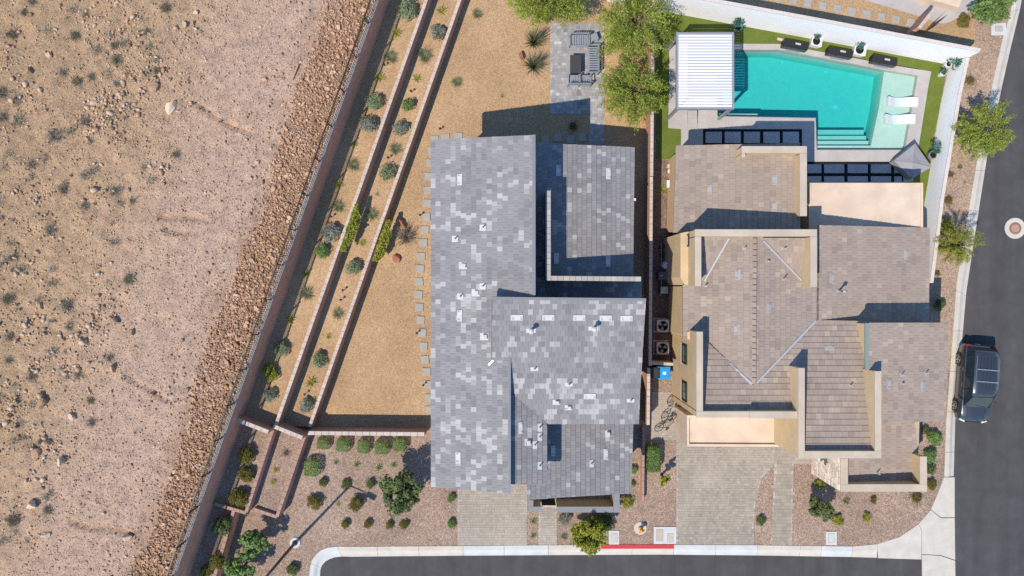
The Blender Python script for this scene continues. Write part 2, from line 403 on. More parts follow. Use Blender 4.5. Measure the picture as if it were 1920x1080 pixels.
def mat_desert():
    """soil colour by distance from the wall (attribute d): graded pink strip, then darker open desert."""
    m, nt, b = mat_base('desert_soil'); co = geoco(nt)
    a = N(nt, 'ShaderNodeAttribute', attribute_name='d', attribute_type='GEOMETRY')
    nz = noise(nt, .45, 5, .65, co); ad = N(nt, 'ShaderNodeMath', operation='MULTIPLY_ADD')
    nt.links.new(nz.outputs[0], ad.inputs[0]); ad.inputs[1].default_value = 5.0; nt.links.new(a.outputs['Fac'], ad.inputs[2])
    sc = N(nt, 'ShaderNodeMath', operation='MULTIPLY'); nt.links.new(ad.outputs[0], sc.inputs[0]); sc.inputs[1].default_value = 1 / 30
    zone = ramp(nt, sc.outputs[0], [(0, (.42, .255, .15)), (.12, (.52, .335, .215)), (.20, (.76, .535, .405)), (.33, (.73, .51, .37)), (.45, (.68, .465, .29)), (.7, (.62, .42, .255))]).outputs[0]
    n1 = noise(nt, 1.6, 6, .7, co); n2 = noise(nt, 9, 5, .7, co); n3 = noise(nt, 45, 3, .7, co)
    g1 = ramp(nt, n1.outputs[0], [(.28, (.66, .65, .65)), (.5, (.96,) * 3), (.72, (1.2, 1.13, 1.02))]).outputs[0]
    g2 = ramp(nt, n2.outputs[0], [(.30, (.52, .49, .47)), (.5, (.98,) * 3), (.72, (1.2, 1.17, 1.14))]).outputs[0]
    g3 = ramp(nt, n3.outputs[0], [(.3, (.72,) * 3), (.7, (1.14,) * 3)]).outputs[0]
    o = mixc(nt, mixc(nt, mixc(nt, zone, g1, 1.0, 'MULTIPLY'), g2, 1.0, 'MULTIPLY'), g3, 1.0, 'MULTIPLY')
    nt.links.new(o, b.inputs['Base Color']); b.inputs['Roughness'].default_value = .95; b.inputs['Specular IOR Level'].default_value = .15
    hh = N(nt, 'ShaderNodeMath', operation='ADD'); nt.links.new(n2.outputs[0], hh.inputs[0]); nt.links.new(n3.outputs[0], hh.inputs[1])
    bump(nt, b, hh.outputs[0], 1.0, .10); return m
DESERT = mat_desert()

# ------------------------------------------------------------------ ground sheets
gm = MB(); gm.add([(-400, -400, -2.6), (400, -400, -2.6), (400, 400, -2.6), (-400, 400, -2.6)], [[0, 1, 2, 3]])
structure('ground', gm.mesh('ground', [G_EAST]))
POOLHOLE = [(1278, 80), (1391, 84), (1461, 84), (1721, 128), (1735, 134), (1712, 284), (1524, 288), (1290, 240)]
kerb_in = [(1930, -200), (1908, -50), (1894, 26), (1879, 75), (1860, 160), (1833, 293), (1818, 382), (1793, 533), (1789, 590), (1774, 789), (1770, 894)]
kerb_out = [(1950, -200), (1927, -50), (1914, 19), (1898, 85), (1881, 160), (1853, 293), (1839, 382), (1814, 545), (1810, 590), (1793, 789), (1790, 894)]
bot_in = [(1644, 1020), (1598, 1024.5), (1420, 1022), (1240, 1021.5), (1028, 1022), (860, 1023.5), (656, 1025), (632, 1024.5), (615, 1026.5), (603, 1031), (593, 1039), (586, 1049), (582, 1061), (580, 1080), (578, 1350)]
bot_out = [(1646, 1047), (1598, 1045.5), (1420, 1042.5), (1240, 1041), (1028, 1042), (860, 1043), (656, 1045), (640, 1044.5), (627, 1046), (617, 1049.5), (609, 1054), (603, 1061), (600, 1069), (599, 1082), (599, 1350)]
gy = [(640, -260), (1930, -260)] + kerb_in + [(1759.5, 923), (1745, 955), (1722, 982), (1686, 1007)] + bot_in + [(120, 1350), (120, 1080)]
structure('gravel_yard', slabm('gravel_yard', gy, 0.0, -2.6, G_RED, [POOLHOLE]))
structure('verge_gravel', sheet('verge_gravel', [(1745, 560), (1750, 427), (1740, 300), (1800, 100), (1812, 100), (1826, 20), (1770, -250), (1928, -250)] + kerb_in[1:9] + [(1780, 700), (1745, 700)], .004, G_EAST))
structure('backyard_gravel', sheet('backyard_gravel', [(870, -250), (1216, -250), (1216, 800), (560, 806), (575, 795)], .005, G_TAN))
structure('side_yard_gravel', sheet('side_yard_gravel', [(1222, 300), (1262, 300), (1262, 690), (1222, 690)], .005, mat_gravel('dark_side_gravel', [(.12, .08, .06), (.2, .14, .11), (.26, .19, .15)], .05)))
structure('neighbour_gravel', sheet('neighbour_gravel', [(1290, -250), (1770, -250), (1826, 20), (1830, 92), (1560, 44), (1290, -6)], .006, G_TAN))
structure('road', sheet('road', [(1960, -260), (3000, -260), (3000, 1350), (1760, 1350), (1760, 900), (1800, 560), (1868, 160), (1905, 20)], -.12, ASPH))
structure('side_road', sheet('side_road', [(590, 1350), (590, 1060), (606, 1045), (630, 1036), (1700, 1036), (1745, 1040), (1745, 1350)], -.124, ASPH))

# ------------------------------------------------------------------ kerbs: one slab after another
def resample(pin, pout, joints):
    """cut two matched polylines at given fractions of the inner length."""
    L = [0]
    for a, b in zip(pin, pin[1:]): L.append(L[-1] + math.hypot(b[0] - a[0], b[1] - a[1]))
    def at(poly, s):
        for i in range(len(L) - 1):
            if s <= L[i + 1] + 1e-6:
                t = (s - L[i]) / (L[i + 1] - L[i]); return (poly[i][0] + (poly[i + 1][0] - poly[i][0]) * t, poly[i][1] + (poly[i + 1][1] - poly[i][1]) * t)
        return poly[-1]
    out = []
    for a, b in zip(joints, joints[1:]):
        ss = [a + .25] + [l for l in L if a + .6 < l < b - .6] + [b - .25]
        out.append(([at(pin, s) for s in ss], [at(pout, s) for s in ss]))
    return out, L[-1]
def kerb_run(root, pin, pout, joints, mats):
    segs, tot = resample(pin, pout, joints)
    for i, (a, b) in enumerate(segs):
        prof = [(0, .03), (.40, .025), (.55, -.015), (.72, -.075), (1, -.105)]
        vs = []; n = len(a)
        for (p, q) in zip(a, b):
            A = P(*p); B = P(*q)
            vs.append((A.x, A.y, -.5))
            for f, z in prof:
                v = A.lerp(B, f); vs.append((v.x, v.y, z))
            vs.append((B.x, B.y, -.5))
        w = len(prof) + 2; fs = []
        for r in range(n - 1):
            for c in range(w - 1): fs.append([r * w + c, r * w + c + 1, (r + 1) * w + c + 1, (r + 1) * w + c])
        fs.append(list(range(w))); fs.append([(n - 1) * w + c for c in range(w)][::-1])
        put('kerb_slab', new_mesh('kerb_slab', vs, fs, [mats[i % len(mats)]]), root)
kr = tag(put('kerb', None), kind='structure')
L_r = sum(math.hypot(b[0] - a[0], b[1] - a[1]) for a, b in zip(kerb_in, kerb_in[1:]))
kerb_run(kr, kerb_in, kerb_out, [0] + [x for x in np.arange(150, L_r - 30, 76)] + [L_r], [CONC])
kb = tag(put('kerb', None), kind='structure')
L_b = sum(math.hypot(b[0] - a[0], b[1] - a[1]) for a, b in zip(bot_in, bot_in[1:]))
jb = [0, 46, 104, 144, 224, 302, 381, 459, 537, 616, 699, 776, 859, 937, 1012, 1075, 1130, 1250, L_b]
kerb_run(kb, bot_in, bot_out, jb, [CONC, CONC_L, CONC, CONC, CONC_L, CONC_L, CONC, CONC, CONC, CONC_L, CONC_L, CONC, CONC, CONC, CONC_L, CONC_L, CONC, CONC])
for q in ([(1770, 895), (1790, 895), (1790, 970), (1764, 970), (1745.5, 955), (1759.5, 923)],
          [(1745, 956), (1764, 971.5), (1790, 971.5), (1791, 1050), (1764, 1041), (1728.5, 1039), (1728.5, 993), (1722.5, 982.5)],
          [(1722, 983), (1727.5, 993.5), (1727.5, 1049), (1646.8, 1046.6), (1644.6, 1020.3), (1686, 1007.5)],
          [(1729, 1052), (1728.5, 1040), (1764, 1042.5), (1791, 1051.5), (1792, 1135), (1730, 1135)],
          [(1730, 1136.5), (1792, 1136.5), (1794, 1350), (1732, 1350)]):
    put('kerb_slab', slabm('kerb_slab', q, -.075, -.5, CONC), kb)
# red painted no-parking stretch, on the raised part of the kerb
rp = MB(); rp.solid([P(1126, 1021.5, .0385), P(1264, 1021.2, .0385), P(1264, 1028.8, .0395), P(1126, 1029, .0395)], .03)
tag(rp.build('kerb_paint', [REDPAINT]), kind='structure')

# ------------------------------------------------------------------ desert above the retaining wall
ZD = 3.62                                             # level of the graded soil at the wall
WA, WB = P(710, 0, 3.7), P(335, 1061, 3.7)            # top edge of the tall wall, yard side
WD = (WB - WA); WLEN = WD.length; WD.normalize()
WN = Vector((WD.y, -WD.x, 0))                          # points away from the yard
if WN.x > 0: WN = -WN
def wp(s, d, z): return WA + WD * s + WN * d + Vector((0, 0, z - WA.z))
rngD = np.random.default_rng(5)
def vnoise(x, y, seed):
    xi = np.floor(x).astype(int); yi = np.floor(y).astype(int); fx = x - xi; fy = y - yi
    fx = fx * fx * (3 - 2 * fx); fy = fy * fy * (3 - 2 * fy)
    def h(a, b): 
        v = np.sin(a * 127.1 + b * 311.7 + seed * 74.7) * 43758.5453; return v - np.floor(v)
    return (h(xi, yi) * (1 - fx) + h(xi + 1, yi) * fx) * (1 - fy) + (h(xi, yi + 1) * (1 - fx) + h(xi + 1, yi + 1) * fx) * fy
def fbm(x, y, seed, oct=4):
    t = 0; a = .5
    for o in range(oct): t = t + a * vnoise(x * 2 ** o, y * 2 ** o, seed + o); a *= .5
    return t
CRACKS = [((475, 708), (545, 735), (640, 756)), ((262, 880 / 2 + 540), (330, 992), (490, 1003)), ((300, 405), (345, 403), (390, 412))]
CR_PX = [[(238, 706), (255, 716), (276, 729), (298, 745), (320, 753)], [(130, 978), (160, 990), (190, 992), (215, 995), (246, 1003)],
         [(300, 405), (330, 408), (355, 404), (388, 413)], [(365, 190), (400, 215), (440, 237), (470, 248)], [(310, 430), (345, 437), (360, 432)]]
def seg_d(x, y, a, b):
    dx, dy = b[0] - a[0], b[1] - a[1]; t = np.clip(((x - a[0]) * dx + (y - a[1]) * dy) / (dx * dx + dy * dy), 0, 1)
    return np.hypot(x - a[0] - t * dx, y - a[1] - t * dy)
def desert_z(x, y, d):
    z = ZD + .022 * d + .5 * (fbm(x * .11, y * .11, 3) - .5) * np.clip(d / 6, 0, 1)
    rough = np.clip((d - 5) / 5, .25, 1)
    z = z + .50 * (fbm(x * .8, y * .8, 11, 5) - .47) * rough + .26 * (fbm(x * 2.7, y * 2.7, 21, 3) - .45) * np.clip(rough, .35, 1)
    s_l = (x - WA.x) * WD.x + (y - WA.y) * WD.y; z = z + .20 * (fbm(s_l * .8, d * 3.6, 61, 3) - .45) * np.clip((10 - d) / 3, 0, 1) * np.clip((d - 2.2) * 2, 0, 1)
    wob = .25 * (fbm(x * 2.1, y * 2.1, 40, 3) - .45)
    for pl in CR_PX:
        w = [XY(*p, ZD + .2) for p in pl]
        dd = np.min([seg_d(x + wob, y - wob, a, b) for a, b in zip(w, w[1:])], axis=0)
        z = z - .30 * np.exp(-(dd / .13) ** 2) * (.4 + fbm(x * 3, y * 3, 50, 2)) + .05 * np.exp(-((dd - .25) / .12) ** 2)
    return z
sv = np.concatenate([np.linspace(-60, -6, 20, endpoint=False), np.arange(-6, WLEN + 6, .16), np.linspace(WLEN + 6, WLEN + 60, 20)])
dv = np.concatenate([np.arange(.12, 32, .16), np.linspace(32.5, 160, 30)])
SS, DD = np.meshgrid(sv, dv, indexing='ij')
XX = WA.x + WD.x * SS + WN.x * DD; YY = WA.y + WD.y * SS + WN.y * DD
ZZ = desert_z(XX, YY, DD)
ns, nd = SS.shape; idx = np.arange(ns * nd).reshape(ns, nd)
F = np.stack([idx[:-1, :-1], idx[1:, :-1], idx[1:, 1:], idx[:-1, 1:]], -1).reshape(-1, 4)
if WD.cross(WN).z < 0: F = F[:, ::-1]
structure('desert_terrain', np_mesh('desert_terrain', np.stack([XX, YY, ZZ], -1).reshape(-1, 3), F, [DESERT], smooth=True, vattr={'d': DD.ravel()}))
def desert_at(px, py):
    z = 3.9
    for _ in range(4):
        p = P(px, py, z); d = (Vector((p.x, p.y, 0)) - Vector((WA.x, WA.y, 0))).dot(WN)
        z = float(desert_z(np.array([p.x]), np.array([p.y]), np.array([d]))[0])
    return P(px, py, z)
# stones: base shapes
def ico_rock(seed, sub=1, flat=.7):
    import bmesh
    bm = bmesh.new(); bmesh.ops.create_icosphere(bm, subdivisions=sub, radius=1.0)
    r = random.Random(seed); cuts = [(Vector((r.gauss(0, 1), r.gauss(0, 1), r.gauss(0, 1))).normalized(), r.uniform(.38, .72)) for _ in range(9)]
    for v in bm.verts:
        for n, h in cuts:
            t = v.co.dot(n)
            if t > h: v.co -= n * (t - h)
        v.co *= r.uniform(.92, 1.06)
    sx, sy = r.uniform(.75, 1.15), r.uniform(.7, 1.0)
    V = np.array([(v.co.x * sx, v.co.y * sy, v.co.z * flat) for v in bm.verts]); bm.faces.ensure_lookup_table()
    Fc = np.array([[v.index for v in f.verts] for f in bm.faces]); bm.free(); return V, Fc
ROCKS1 = [ico_rock(i, 2) for i in range(10)]
ROCKS0 = [ico_rock(50 + i, 1, .75) for i in range(10)]
def rock_field(name, base, n, pos, size, mat, seed, tilt=.6, tlo=0, thi=1):
    r = np.random.default_rng(seed); R = rot_rand(r, n, tilt) * size[:, None, None]
    return scatter(name, base, [mat], R, pos, r.integers(0, len(base), n), r.uniform(tlo, thi, n))
# riprap bank beside the fence
n = 15000
s_ = rngD.uniform(-5, WLEN + 5, n); w_ = 2.4 + .45 * (fbm(s_ * .3, s_ * 0, 9) - .5) * 2 + .25 * np.sin(s_ * .35)
d_ = .18 + (w_ - .1) * rngD.uniform(0, 1, n) ** .95 + np.where(rngD.uniform(0, 1, n) < .13, rngD.exponential(.7, n), 0)
size = np.clip(rngD.lognormal(math.log(.070), .40, n), .035, .23)
x_ = WA.x + WD.x * s_ + WN.x * d_; y_ = WA.y + WD.y * s_ + WN.y * d_
z_ = desert_z(x_, y_, d_) + size * .35
order = np.argsort(-size); big = order[:260]; rest = order[260:]
tag(put('riprap_stones', rock_field('riprap_stones', ROCKS0, len(rest), np.stack([x_, y_, z_], -1)[rest], size[rest], ROCK, 1)),
    'bank of loose rust-brown broken stones along the iron fence', 'rocks', kind='stuff')
rr = random.Random(3)
bigm = [new_mesh('riprap_stone', b[0], [list(f) for f in b[1]], [ROCK], None, [t] * len(b[1])) for b in ROCKS1 for t in (.15, .4, .6, .85)]
for i in big:
    m = Matrix.Translation((x_[i], y_[i], z_[i])) @ Matrix.Rotation(rr.uniform(0, 6.28), 4, 'Z') @ Matrix.Rotation(rr.uniform(-.5, .5), 4, 'X') @ Matrix.Scale(float(size[i]), 4)
    tag(put('riprap_stone', rr.choice(bigm), None, m), 'one of the larger rust-brown stones in the riprap bank beside the fence', 'rock', 'larger riprap stones along the fence')
# pebbles over the desert
n = 60000
s_ = rngD.uniform(-4, WLEN + 4, n); d_ = 2.4 + 27 * rngD.uniform(0, 1, n)
x_ = WA.x + WD.x * s_ + WN.x * d_; y_ = WA.y + WD.y * s_ + WN.y * d_
dens = np.where(d_ < 8, 1.0, .40 + 1.1 * np.clip((fbm(x_ * .45, y_ * .45, 31) - .36) * 4, 0, 1))
keep = rngD.uniform(0, 1, n) < dens; x_, y_, d_ = x_[keep], y_[keep], d_[keep]; n = len(x_)
cl_ = np.clip((fbm(x_ * .55, y_ * .55, 77) - .42) * 5, 0, 1)
size = np.clip(rngD.lognormal(math.log(.036), .50, n), .016, .19) * np.where(d_ < 8, .95, 1.0 + 1.15 * cl_)
pos = np.stack([x_, y_, desert_z(x_, y_, d_) + size * .25], -1)
tag(put('desert_pebbles', rock_field('desert_pebbles', ROCKS0, n, pos, size, ROCK_P, 2)), 'small stones strewn over the open desert ground', 'pebbles', kind='stuff')

# thin dry scrub between the bushes: too fine to count
n = 420; sc_ = np.random.default_rng(44); V = []; F = []; T = []
for i in range(n):
    s0, d0 = sc_.uniform(-2, WLEN + 2), 8 + 20 * sc_.uniform(0, 1) ** .9
    cx, cy = WA.x + WD.x * s0 + WN.x * d0, WA.y + WD.y * s0 + WN.y * d0
    if fbm(np.array([cx * .35]), np.array([cy * .35]), 88)[0] < .42: continue
    cz = float(desert_z(np.array([cx]), np.array([cy]), np.array([d0]))[0]); R_ = sc_.uniform(.12, .42); t0 = sc_.uniform(0, .7)
    for k in range(46):
        a = sc_.uniform(0, 6.283); e = sc_.uniform(.1, 1.2); l = R_ * sc_.uniform(.5, 1.1); o = len(V); w = .011
        p = np.array((cx + sc_.normal(0, R_ * .3), cy + sc_.normal(0, R_ * .3), cz)); q = p + np.array((math.cos(a) * math.cos(e), math.sin(a) * math.cos(e), math.sin(e))) * l
        sd = np.array((-math.sin(a), math.cos(a), 0)) * w; V += [p - sd, p + sd, q + sd * .6, q - sd * .6]; F.append([o, o + 1, o + 2, o + 3]); T.append(min(1, t0 + sc_.uniform(0, .4)))
SCRUB = mat_tint('dry_scrub', [(0, (.17, .15, .10)), (.5, (.27, .24, .18)), (1, (.36, .32, .25))], .9, .2, .15, bmp=0)
tag(put('dry_scrub', np_mesh('dry_scrub', np.array(V), np.array(F), [SCRUB], T)), 'thin dry scrub scattered between the desert bushes', 'scrub', kind='stuff')
# ------------------------------------------------------------------ walls and terraces
COPB = {}
def coping_block(L, T, mat):
    k = (round(L, 3), round(T, 3), mat.name)
    if k not in COPB:
        b = MB(); b.box(0, 0, .045, L - .012, T, .09, bev=.012); COPB[k] = b.mesh('coping_block', [mat])
    return COPB[k]
def wall(label, pts, T, z0, z1, mat=None, cop=None, blk=.41, side=0.0, name='block_wall', over=.03):
    """free-standing or retaining wall along world points pts; side shifts it sideways; coping laid block by block."""
    mat = mat or WALLRED; cop = cop or COPING
    root = thing(name, label, 'wall', (pts[0].x, pts[0].y, z0))
    body = MB()
    for a, b in zip(pts, pts[1:]):
        d = Vector((b.x - a.x, b.y - a.y, 0)); L = d.length; d.normalize(); n = Vector((-d.y, d.x, 0))
        o = n * side; h = T / 2
        q = [a + o + n * h, b + o + n * h, b + o - n * h, a + o - n * h]
        body.solid([(p.x, p.y, z1 - .09) for p in q], z0)
        k = max(1, int(round(L / blk))); l = L / k; me = coping_block(l, T + over * 2, cop)
        for i in range(k):
            c = a + d * (l * (i + .5)) + o
            put('coping_block', me, root, Matrix.Translation((c.x, c.y, z1 - .092)) @ Matrix.Rotation(math.atan2(d.y, d.x), 4, 'Z'))
    body.build('wall_body', [mat], root)
    return root
def line(p, q, z): return [P(*p, z), P(*q, z)]
ZT1, ZA, ZW2, ZB, ZW3 = 3.7, 1.45, 1.85, .72, 1.1
e0, e1 = wp(-9, 0, 3.7), wp(WLEN + 9, 0, 3.7)
wall('tall red block retaining wall below the desert, carrying the iron fence', [e0, e1], .22, -.3, 3.7, WALLRED, COPING, side=(.11 if (WD.cross(WN)).z > 0 else -.11), over=.0)
def lx(l, y): return l[0][0] + (l[1][0] - l[0][0]) * (y - l[0][1]) / (l[1][1] - l[0][1])
L2 = ((799, 0), (517.5, 795)); L3 = ((862, 0), (582, 795))
def seg(l, y0, y1, z): return [P(lx(l, y0), y0, z), P(lx(l, y1), y1, z)]
wall('long red retaining wall with pale coping between the two planting terraces', [p for p in seg(L2, -140, 797, ZW2)], .20, 0, ZW2, over=0)
wall('long low red retaining wall with pale coping along the tan gravel yard', [p for p in seg(L3, -140, 800, ZW3)], .20, -.1, ZW3, over=0)
wall('short red wall closing the upper terrace below the tall fence wall', line((441, 786), (503, 810), 2.55), .2, 0, 2.55, over=.02)
wall('short stepped red wall closing the lower terrace, middle of three', line((512, 799), (567, 821), 2.0), .2, 0, 2.0, over=.02)
wall('straight red garden wall with pale coping along the south end of the gravel yard', line((577, 812), (796, 814), 1.5), .2, 0, 1.5, over=.02)
wall('slanting red planter wall running down from the stepped wall, nearer the fence', line((511, 806), (461, 961), 1.5), .2, 0, 1.5, cop=COPING_R, over=0)
wall('slanting red planter wall running down from the stepped wall, nearer the house', line((571, 817), (519, 969), 1.0), .2, 0, 1.0, cop=COPING_R, over=0)
wall('short rose-capped wall across the foot of the fenceside planter', line((402, 945), (461, 962), 1.48), .2, 0, 1.48, cop=COPING_R, over=0)
wall('short rose-capped wall across the foot of the narrow planter', line((476, 955), (519, 969.5), .95), .2, 0, .95, cop=COPING_R, over=0)
wall('rose-capped planter wall beside the two bushy trees in the corner', line((438, 957), (330, 1330), 1.2), .2, 0, 1.2, cop=COPING_R, over=0)
def terr(name, px, z, mat): structure(name, slabm(name, px, z, -.2, mat))
terr('upper_terrace', [(lx(((722, 0), (440, 795)), -140), -140), (lx(L2, -140), -140), (517, 797), (440, 790)], ZA, G_TAN)
terr('lower_terrace', [(lx(L2, -140) - 3, -140), (lx(L3, -140) - 2, -140), (579, 800), (514, 797)], ZB, G_TAN)
terr('planter_bed', [(440, 788), (508, 806), (460, 960), (385, 944)], 1.2, G_RED)
terr('narrow_planter_bed', [(513, 806), (568, 820), (518, 968), (470, 955)], .72, G_RED)
terr('corner_planter_bed', [(400, 945), (437, 956), (330, 1330), (260, 1330)], .9, G_RED)

# iron fence on the tall wall
def fence():
    root = thing('iron_fence', 'dark iron picket fence on top of the tall retaining wall', 'fence', e0)
    zb = 3.7; H = 1.15; s0, s1 = -7.0, WLEN + 7.0
    bays = int(round((s1 - s0) / 2.15)); bl = (s1 - s0) / bays
    rz = math.atan2(WD.y, WD.x); off = WN * .11
    pm = MB(); pm.box(0, 0, H / 2 + .03, .065, .065, H + .06); pm.box(0, 0, H + .075, .085, .085, .03); pme = pm.mesh('post', [IRON])
    km = MB(); km.box(0, 0, H / 2, .02, .02, H - .08); kme = km.mesh('picket', [IRON])
    for i in range(bays + 1):
        c = WA + WD * (s0 + i * bl) + off; put('post', pme, root, Matrix.Translation((c.x, c.y, zb)) @ Matrix.Rotation(rz, 4, 'Z'))
    a = WA + WD * s0 + off; b = WA + WD * s1 + off; c = (a + b) / 2
    for nm, z in (('top_rail', zb + H), ('bottom_rail', zb + .12), ('upper_rail', zb + H - .16)):
        m = MB(); m.box(c.x, c.y, z, s1 - s0, .04, .035, rz); m.build(nm, [IRON], root)
    far = MB(); made = 0; mid = WLEN / 2
    ks = [s0 + i * bl + bl * (j + 1) / 18 for i in range(bays) for j in range(17)]
    ks.sort(key=lambda s: abs(s - mid))
    for s in ks:
        c = WA + WD * s + off
        if made < 300: put('picket', kme, root, Matrix.Translation((c.x, c.y, zb + .03)) @ Matrix.Rotation(rz, 4, 'Z')); made += 1
        else: far.box(c.x, c.y, zb + .03 + H / 2, .02, .02, H - .08, rz)
    tag(far.build('pickets', [IRON], root), kind='stuff')
fence()
# wall between the two houses, and its stretches
wall('red block wall with pale coping between tan yard and artificial turf', line((1226, -120), (1222, 330), 1.75), .17, 0, 1.75, over=.01)
wall('red block wall in the narrow shaded gap between the two houses', line((1221.6, 331), (1219, 686), 1.75), .17, 0, 1.75, over=.01)
wall('short red block wall end beside the grey roof and the blue bin', line((1216.5, 690), (1215.5, 797), 1.75), .17, 0, 1.75, over=.01)
wall('low purple-red wall dividing the two front gardens', line((1207, 800), (1205.5, 940), .55), .16, 0, .55, cop=COPING_R, over=0)
wall('short beige wall with gate post across the side passage by the bins', line((1220, 681), (1263, 683), 1.75), .16, 0, 1.75, mat=STUCCO, over=.01)
PALECOP = mat_rough('pale_pink_coping', (.56, .50, .46), .10, 6, 50, .9, .3)
# white walls round the pool yard
def white_wall(label, pts, z1, T=.2):
    root = thing('white_wall', label, 'wall', (pts[0].x, pts[0].y, 0)); b = MB(); c = MB()
    for a, q in zip(pts, pts[1:]):
        d = Vector((q.x - a.x, q.y - a.y, 0)); d.normalize(); n = Vector((-d.y, d.x, 0)) * T / 2; m = n * 1.03
        b.solid([(v.x, v.y, z1 - .06) for v in (a + n, q + n, q - n, a - n)], 0)
        c.solid([(v.x, v.y, z1) for v in (a + m, q + m, q - m, a - m)], z1 - .058)
    b.build('wall_body', [WHITEW], root); c.build('coping', [PALECOP], root); return root
white_wall('tall white stucco wall behind the pool lawn', [P(1150, -34, 2.7), P(1319, -3, 2.7), P(1560, 41.5, 2.7), P(1838, 94, 2.7)], 2.7)
white_wall('white stucco wall between the pool yard and the street verge', [P(1815, 108, 1.75), P(1799, 180, 1.75), P(1767, 372, 1.75), P(1747, 530, 1.75)], 1.75)
wall('reddish neighbour wall stub with dark gate beyond the white wall', line((1724, 52), (1752, 17), 1.7), .2, 0, 1.7, over=0)
g = thing('garden_gate', 'dark metal side gate beyond the white wall', 'gate', P(1742, 50, 0)); gb = MB()
ga, gc = P(1726, 66, 0), P(1750, 44, 0); dv_ = gc - ga
gb.solid([(ga.x, ga.y, 1.5), (gc.x, gc.y, 1.5), (gc.x + .05, gc.y + .04, 1.5), (ga.x + .05, ga.y + .04, 1.5)], .08); gb.build('gate_panel', [BLACKM], g)
# neighbour's concrete patio and stucco corner at the top of the view
structure('neighbour_patio', slabm('neighbour_patio', [(1600, -200), (1622, 0), (1723, 30), (1760, 43), (1772, 44), (1782, 41), (1848, 5), (1870, -200)], .05, -.1, CONC_G))
nb = thing('neighbour_house', 'corner of a low peach stucco building on the grey patio at the top', 'house', P(1770, 0, 0))
b_ = MB(); b_.solid([P(1730, -5, .7), P(1798, 14, .7), P(1806, -6, .7), P(1850, -160, .7), P(1690, -160, .7)], 0); b_.build('stucco_wall', [STUCCO_P], nb)

# ------------------------------------------------------------------ paving
def pavers(name, polys, z, bw, bh, mat, seed, rot=0.0, gap=.004, bond=True, lo=0, hi=1, base=None, clump=.5):
    """block paving as real blocks on a mortar bed; polys are photograph-pixel outlines."""
    r = random.Random(seed); root = tag(put(name, slabm(name, polys[0], z - .012, -.15, base or CONC_G)), kind='structure')
    for q in polys[1:]: pass
    mb = MB()
    def inside(x, y, poly):
        c = False; n = len(poly)
        for i in range(n):
            (x1, y1), (x2, y2) = poly[i], poly[(i + 1) % n]
            if (y1 > y) != (y2 > y) and x < (x2 - x1) * (y - y1) / (y2 - y1) + x1: c = not c
        return c
    for q in polys:
        w = [XY(*p, z) for p in q]; x0, x1 = min(p[0] for p in w), max(p[0] for p in w); y0, y1 = min(p[1] for p in w), max(p[1] for p in w)
        j = 0; y = y0
        while y < y1:
            x = x0 - (bw / 2 if (bond and j % 2) else 0) - r.uniform(0, .02)
            while x < x1:
                l = bw * (r.choice((1, 1, .75, 1.25)) if bond else 1)
                if inside(x + l / 2, y + bh / 2, w):
                    xa, xb = max(x, x0), min(x + l, x1)
                    t = lo + (hi - lo) * min(1, max(0, .5 + (float(fbm(np.array([x * .5]), np.array([y * .5]), seed)[0]) - .47) * clump * 2 + r.gauss(0, .17)))
                    zz = z + r.uniform(-.003, .003)
                    mb.add([(xa + gap, y + gap, zz), (xb - gap, y + gap, zz), (xb - gap, y + bh - gap, zz), (xa + gap, y + bh - gap, zz),
                            (xa, y, z - .02), (xb, y, z - .02), (xb, y + bh, z - .02), (xa, y + bh, z - .02)],
                           [[0, 1, 2, 3], [4, 5, 1, 0], [5, 6, 2, 1], [6, 7, 3, 2], [7, 4, 0, 3]], 0, t)
                x += l
            y += bh; j += 1
    tag(mb.build('pavers', [mat], root), kind='stuff'); return root
pavers('driveway', [[(858, 905), (988, 905), (988, 938), (988, 1022), (858, 1022.5)]], .03, .19, .16, PAVER, 1, lo=.2, hi=.85)
pavers('footpath', [[(1010, 930), (1044, 930), (1044, 1021.5), (1010, 1021.5)]], .03, .20, .15, PAVER, 2, lo=.15, hi=.85)
pavers('driveway', [[(1269, 832), (1450, 832), (1452, 866), (1445, 876), (1428, 897), (1418, 930), (1413, 975), (1413, 1021), (1268, 1021)]], .03, .19, .16, PAVER, 3, lo=.0, hi=.65)
pavers('footpath', [[(1450, 832), (1526, 842), (1527, 868), (1488, 868), (1484, 1021), (1446, 1021), (1452, 880)]], .03, .30, .22, PAVER, 4, lo=.0, hi=.6)
pavers('side_passage', [[(1222, 735), (1262, 735), (1285, 830), (1285, 852), (1268, 852), (1268, 824), (1222, 824)]], .03, .2, .15, PAVER, 5, lo=.1, hi=.8)
pavers('patio', [[(1032, 45), (1133, 45), (1133, 276), (1106, 276), (1106, 212), (1032, 212)]], .03, .24, .19, PAVER_D, 6, lo=.1, hi=1, clump=.25)
# stepping stones
sp = tag(put('stepping_stone_path', None), kind='structure')
sm_ = [MB().box(0, 0, .03, .5, .5, .06, bev=.02).mesh('stepping_stone', [STONE_S]) for _ in range(1)]
STONES = [(815, 262), (836, 258), (860, 256), (810, 283), (807, 306), (804, 331), (802, 357), (801, 381), (799.5, 407), (797, 431), (794, 455), (790, 481), (788, 504), (786, 528), (785, 552), (786.5, 576), (789, 600), (792, 624), (794.5, 649), (797, 674), (800, 697), (803, 721), (804, 746), (806, 768)]
rs = random.Random(8)
for (x, y) in STONES: put('stepping_stone', sm_[0], sp, Matrix.Translation(P(x, y, .0)) @ Matrix.Rotation(rs.uniform(-.12, .12), 4, 'Z'))
sp2 = tag(put('stepping_stone_path', None), kind='structure')
for i in range(14):
    x, y = 1432 + i * 27.5, -9 + i * 5.1
    if x < 1712: put('stepping_stone', sm_[0], sp2, Matrix.Translation(P(x, y, .0)) @ Matrix.Rotation(-.17 + rs.uniform(-.05, .05), 4, 'Z'))
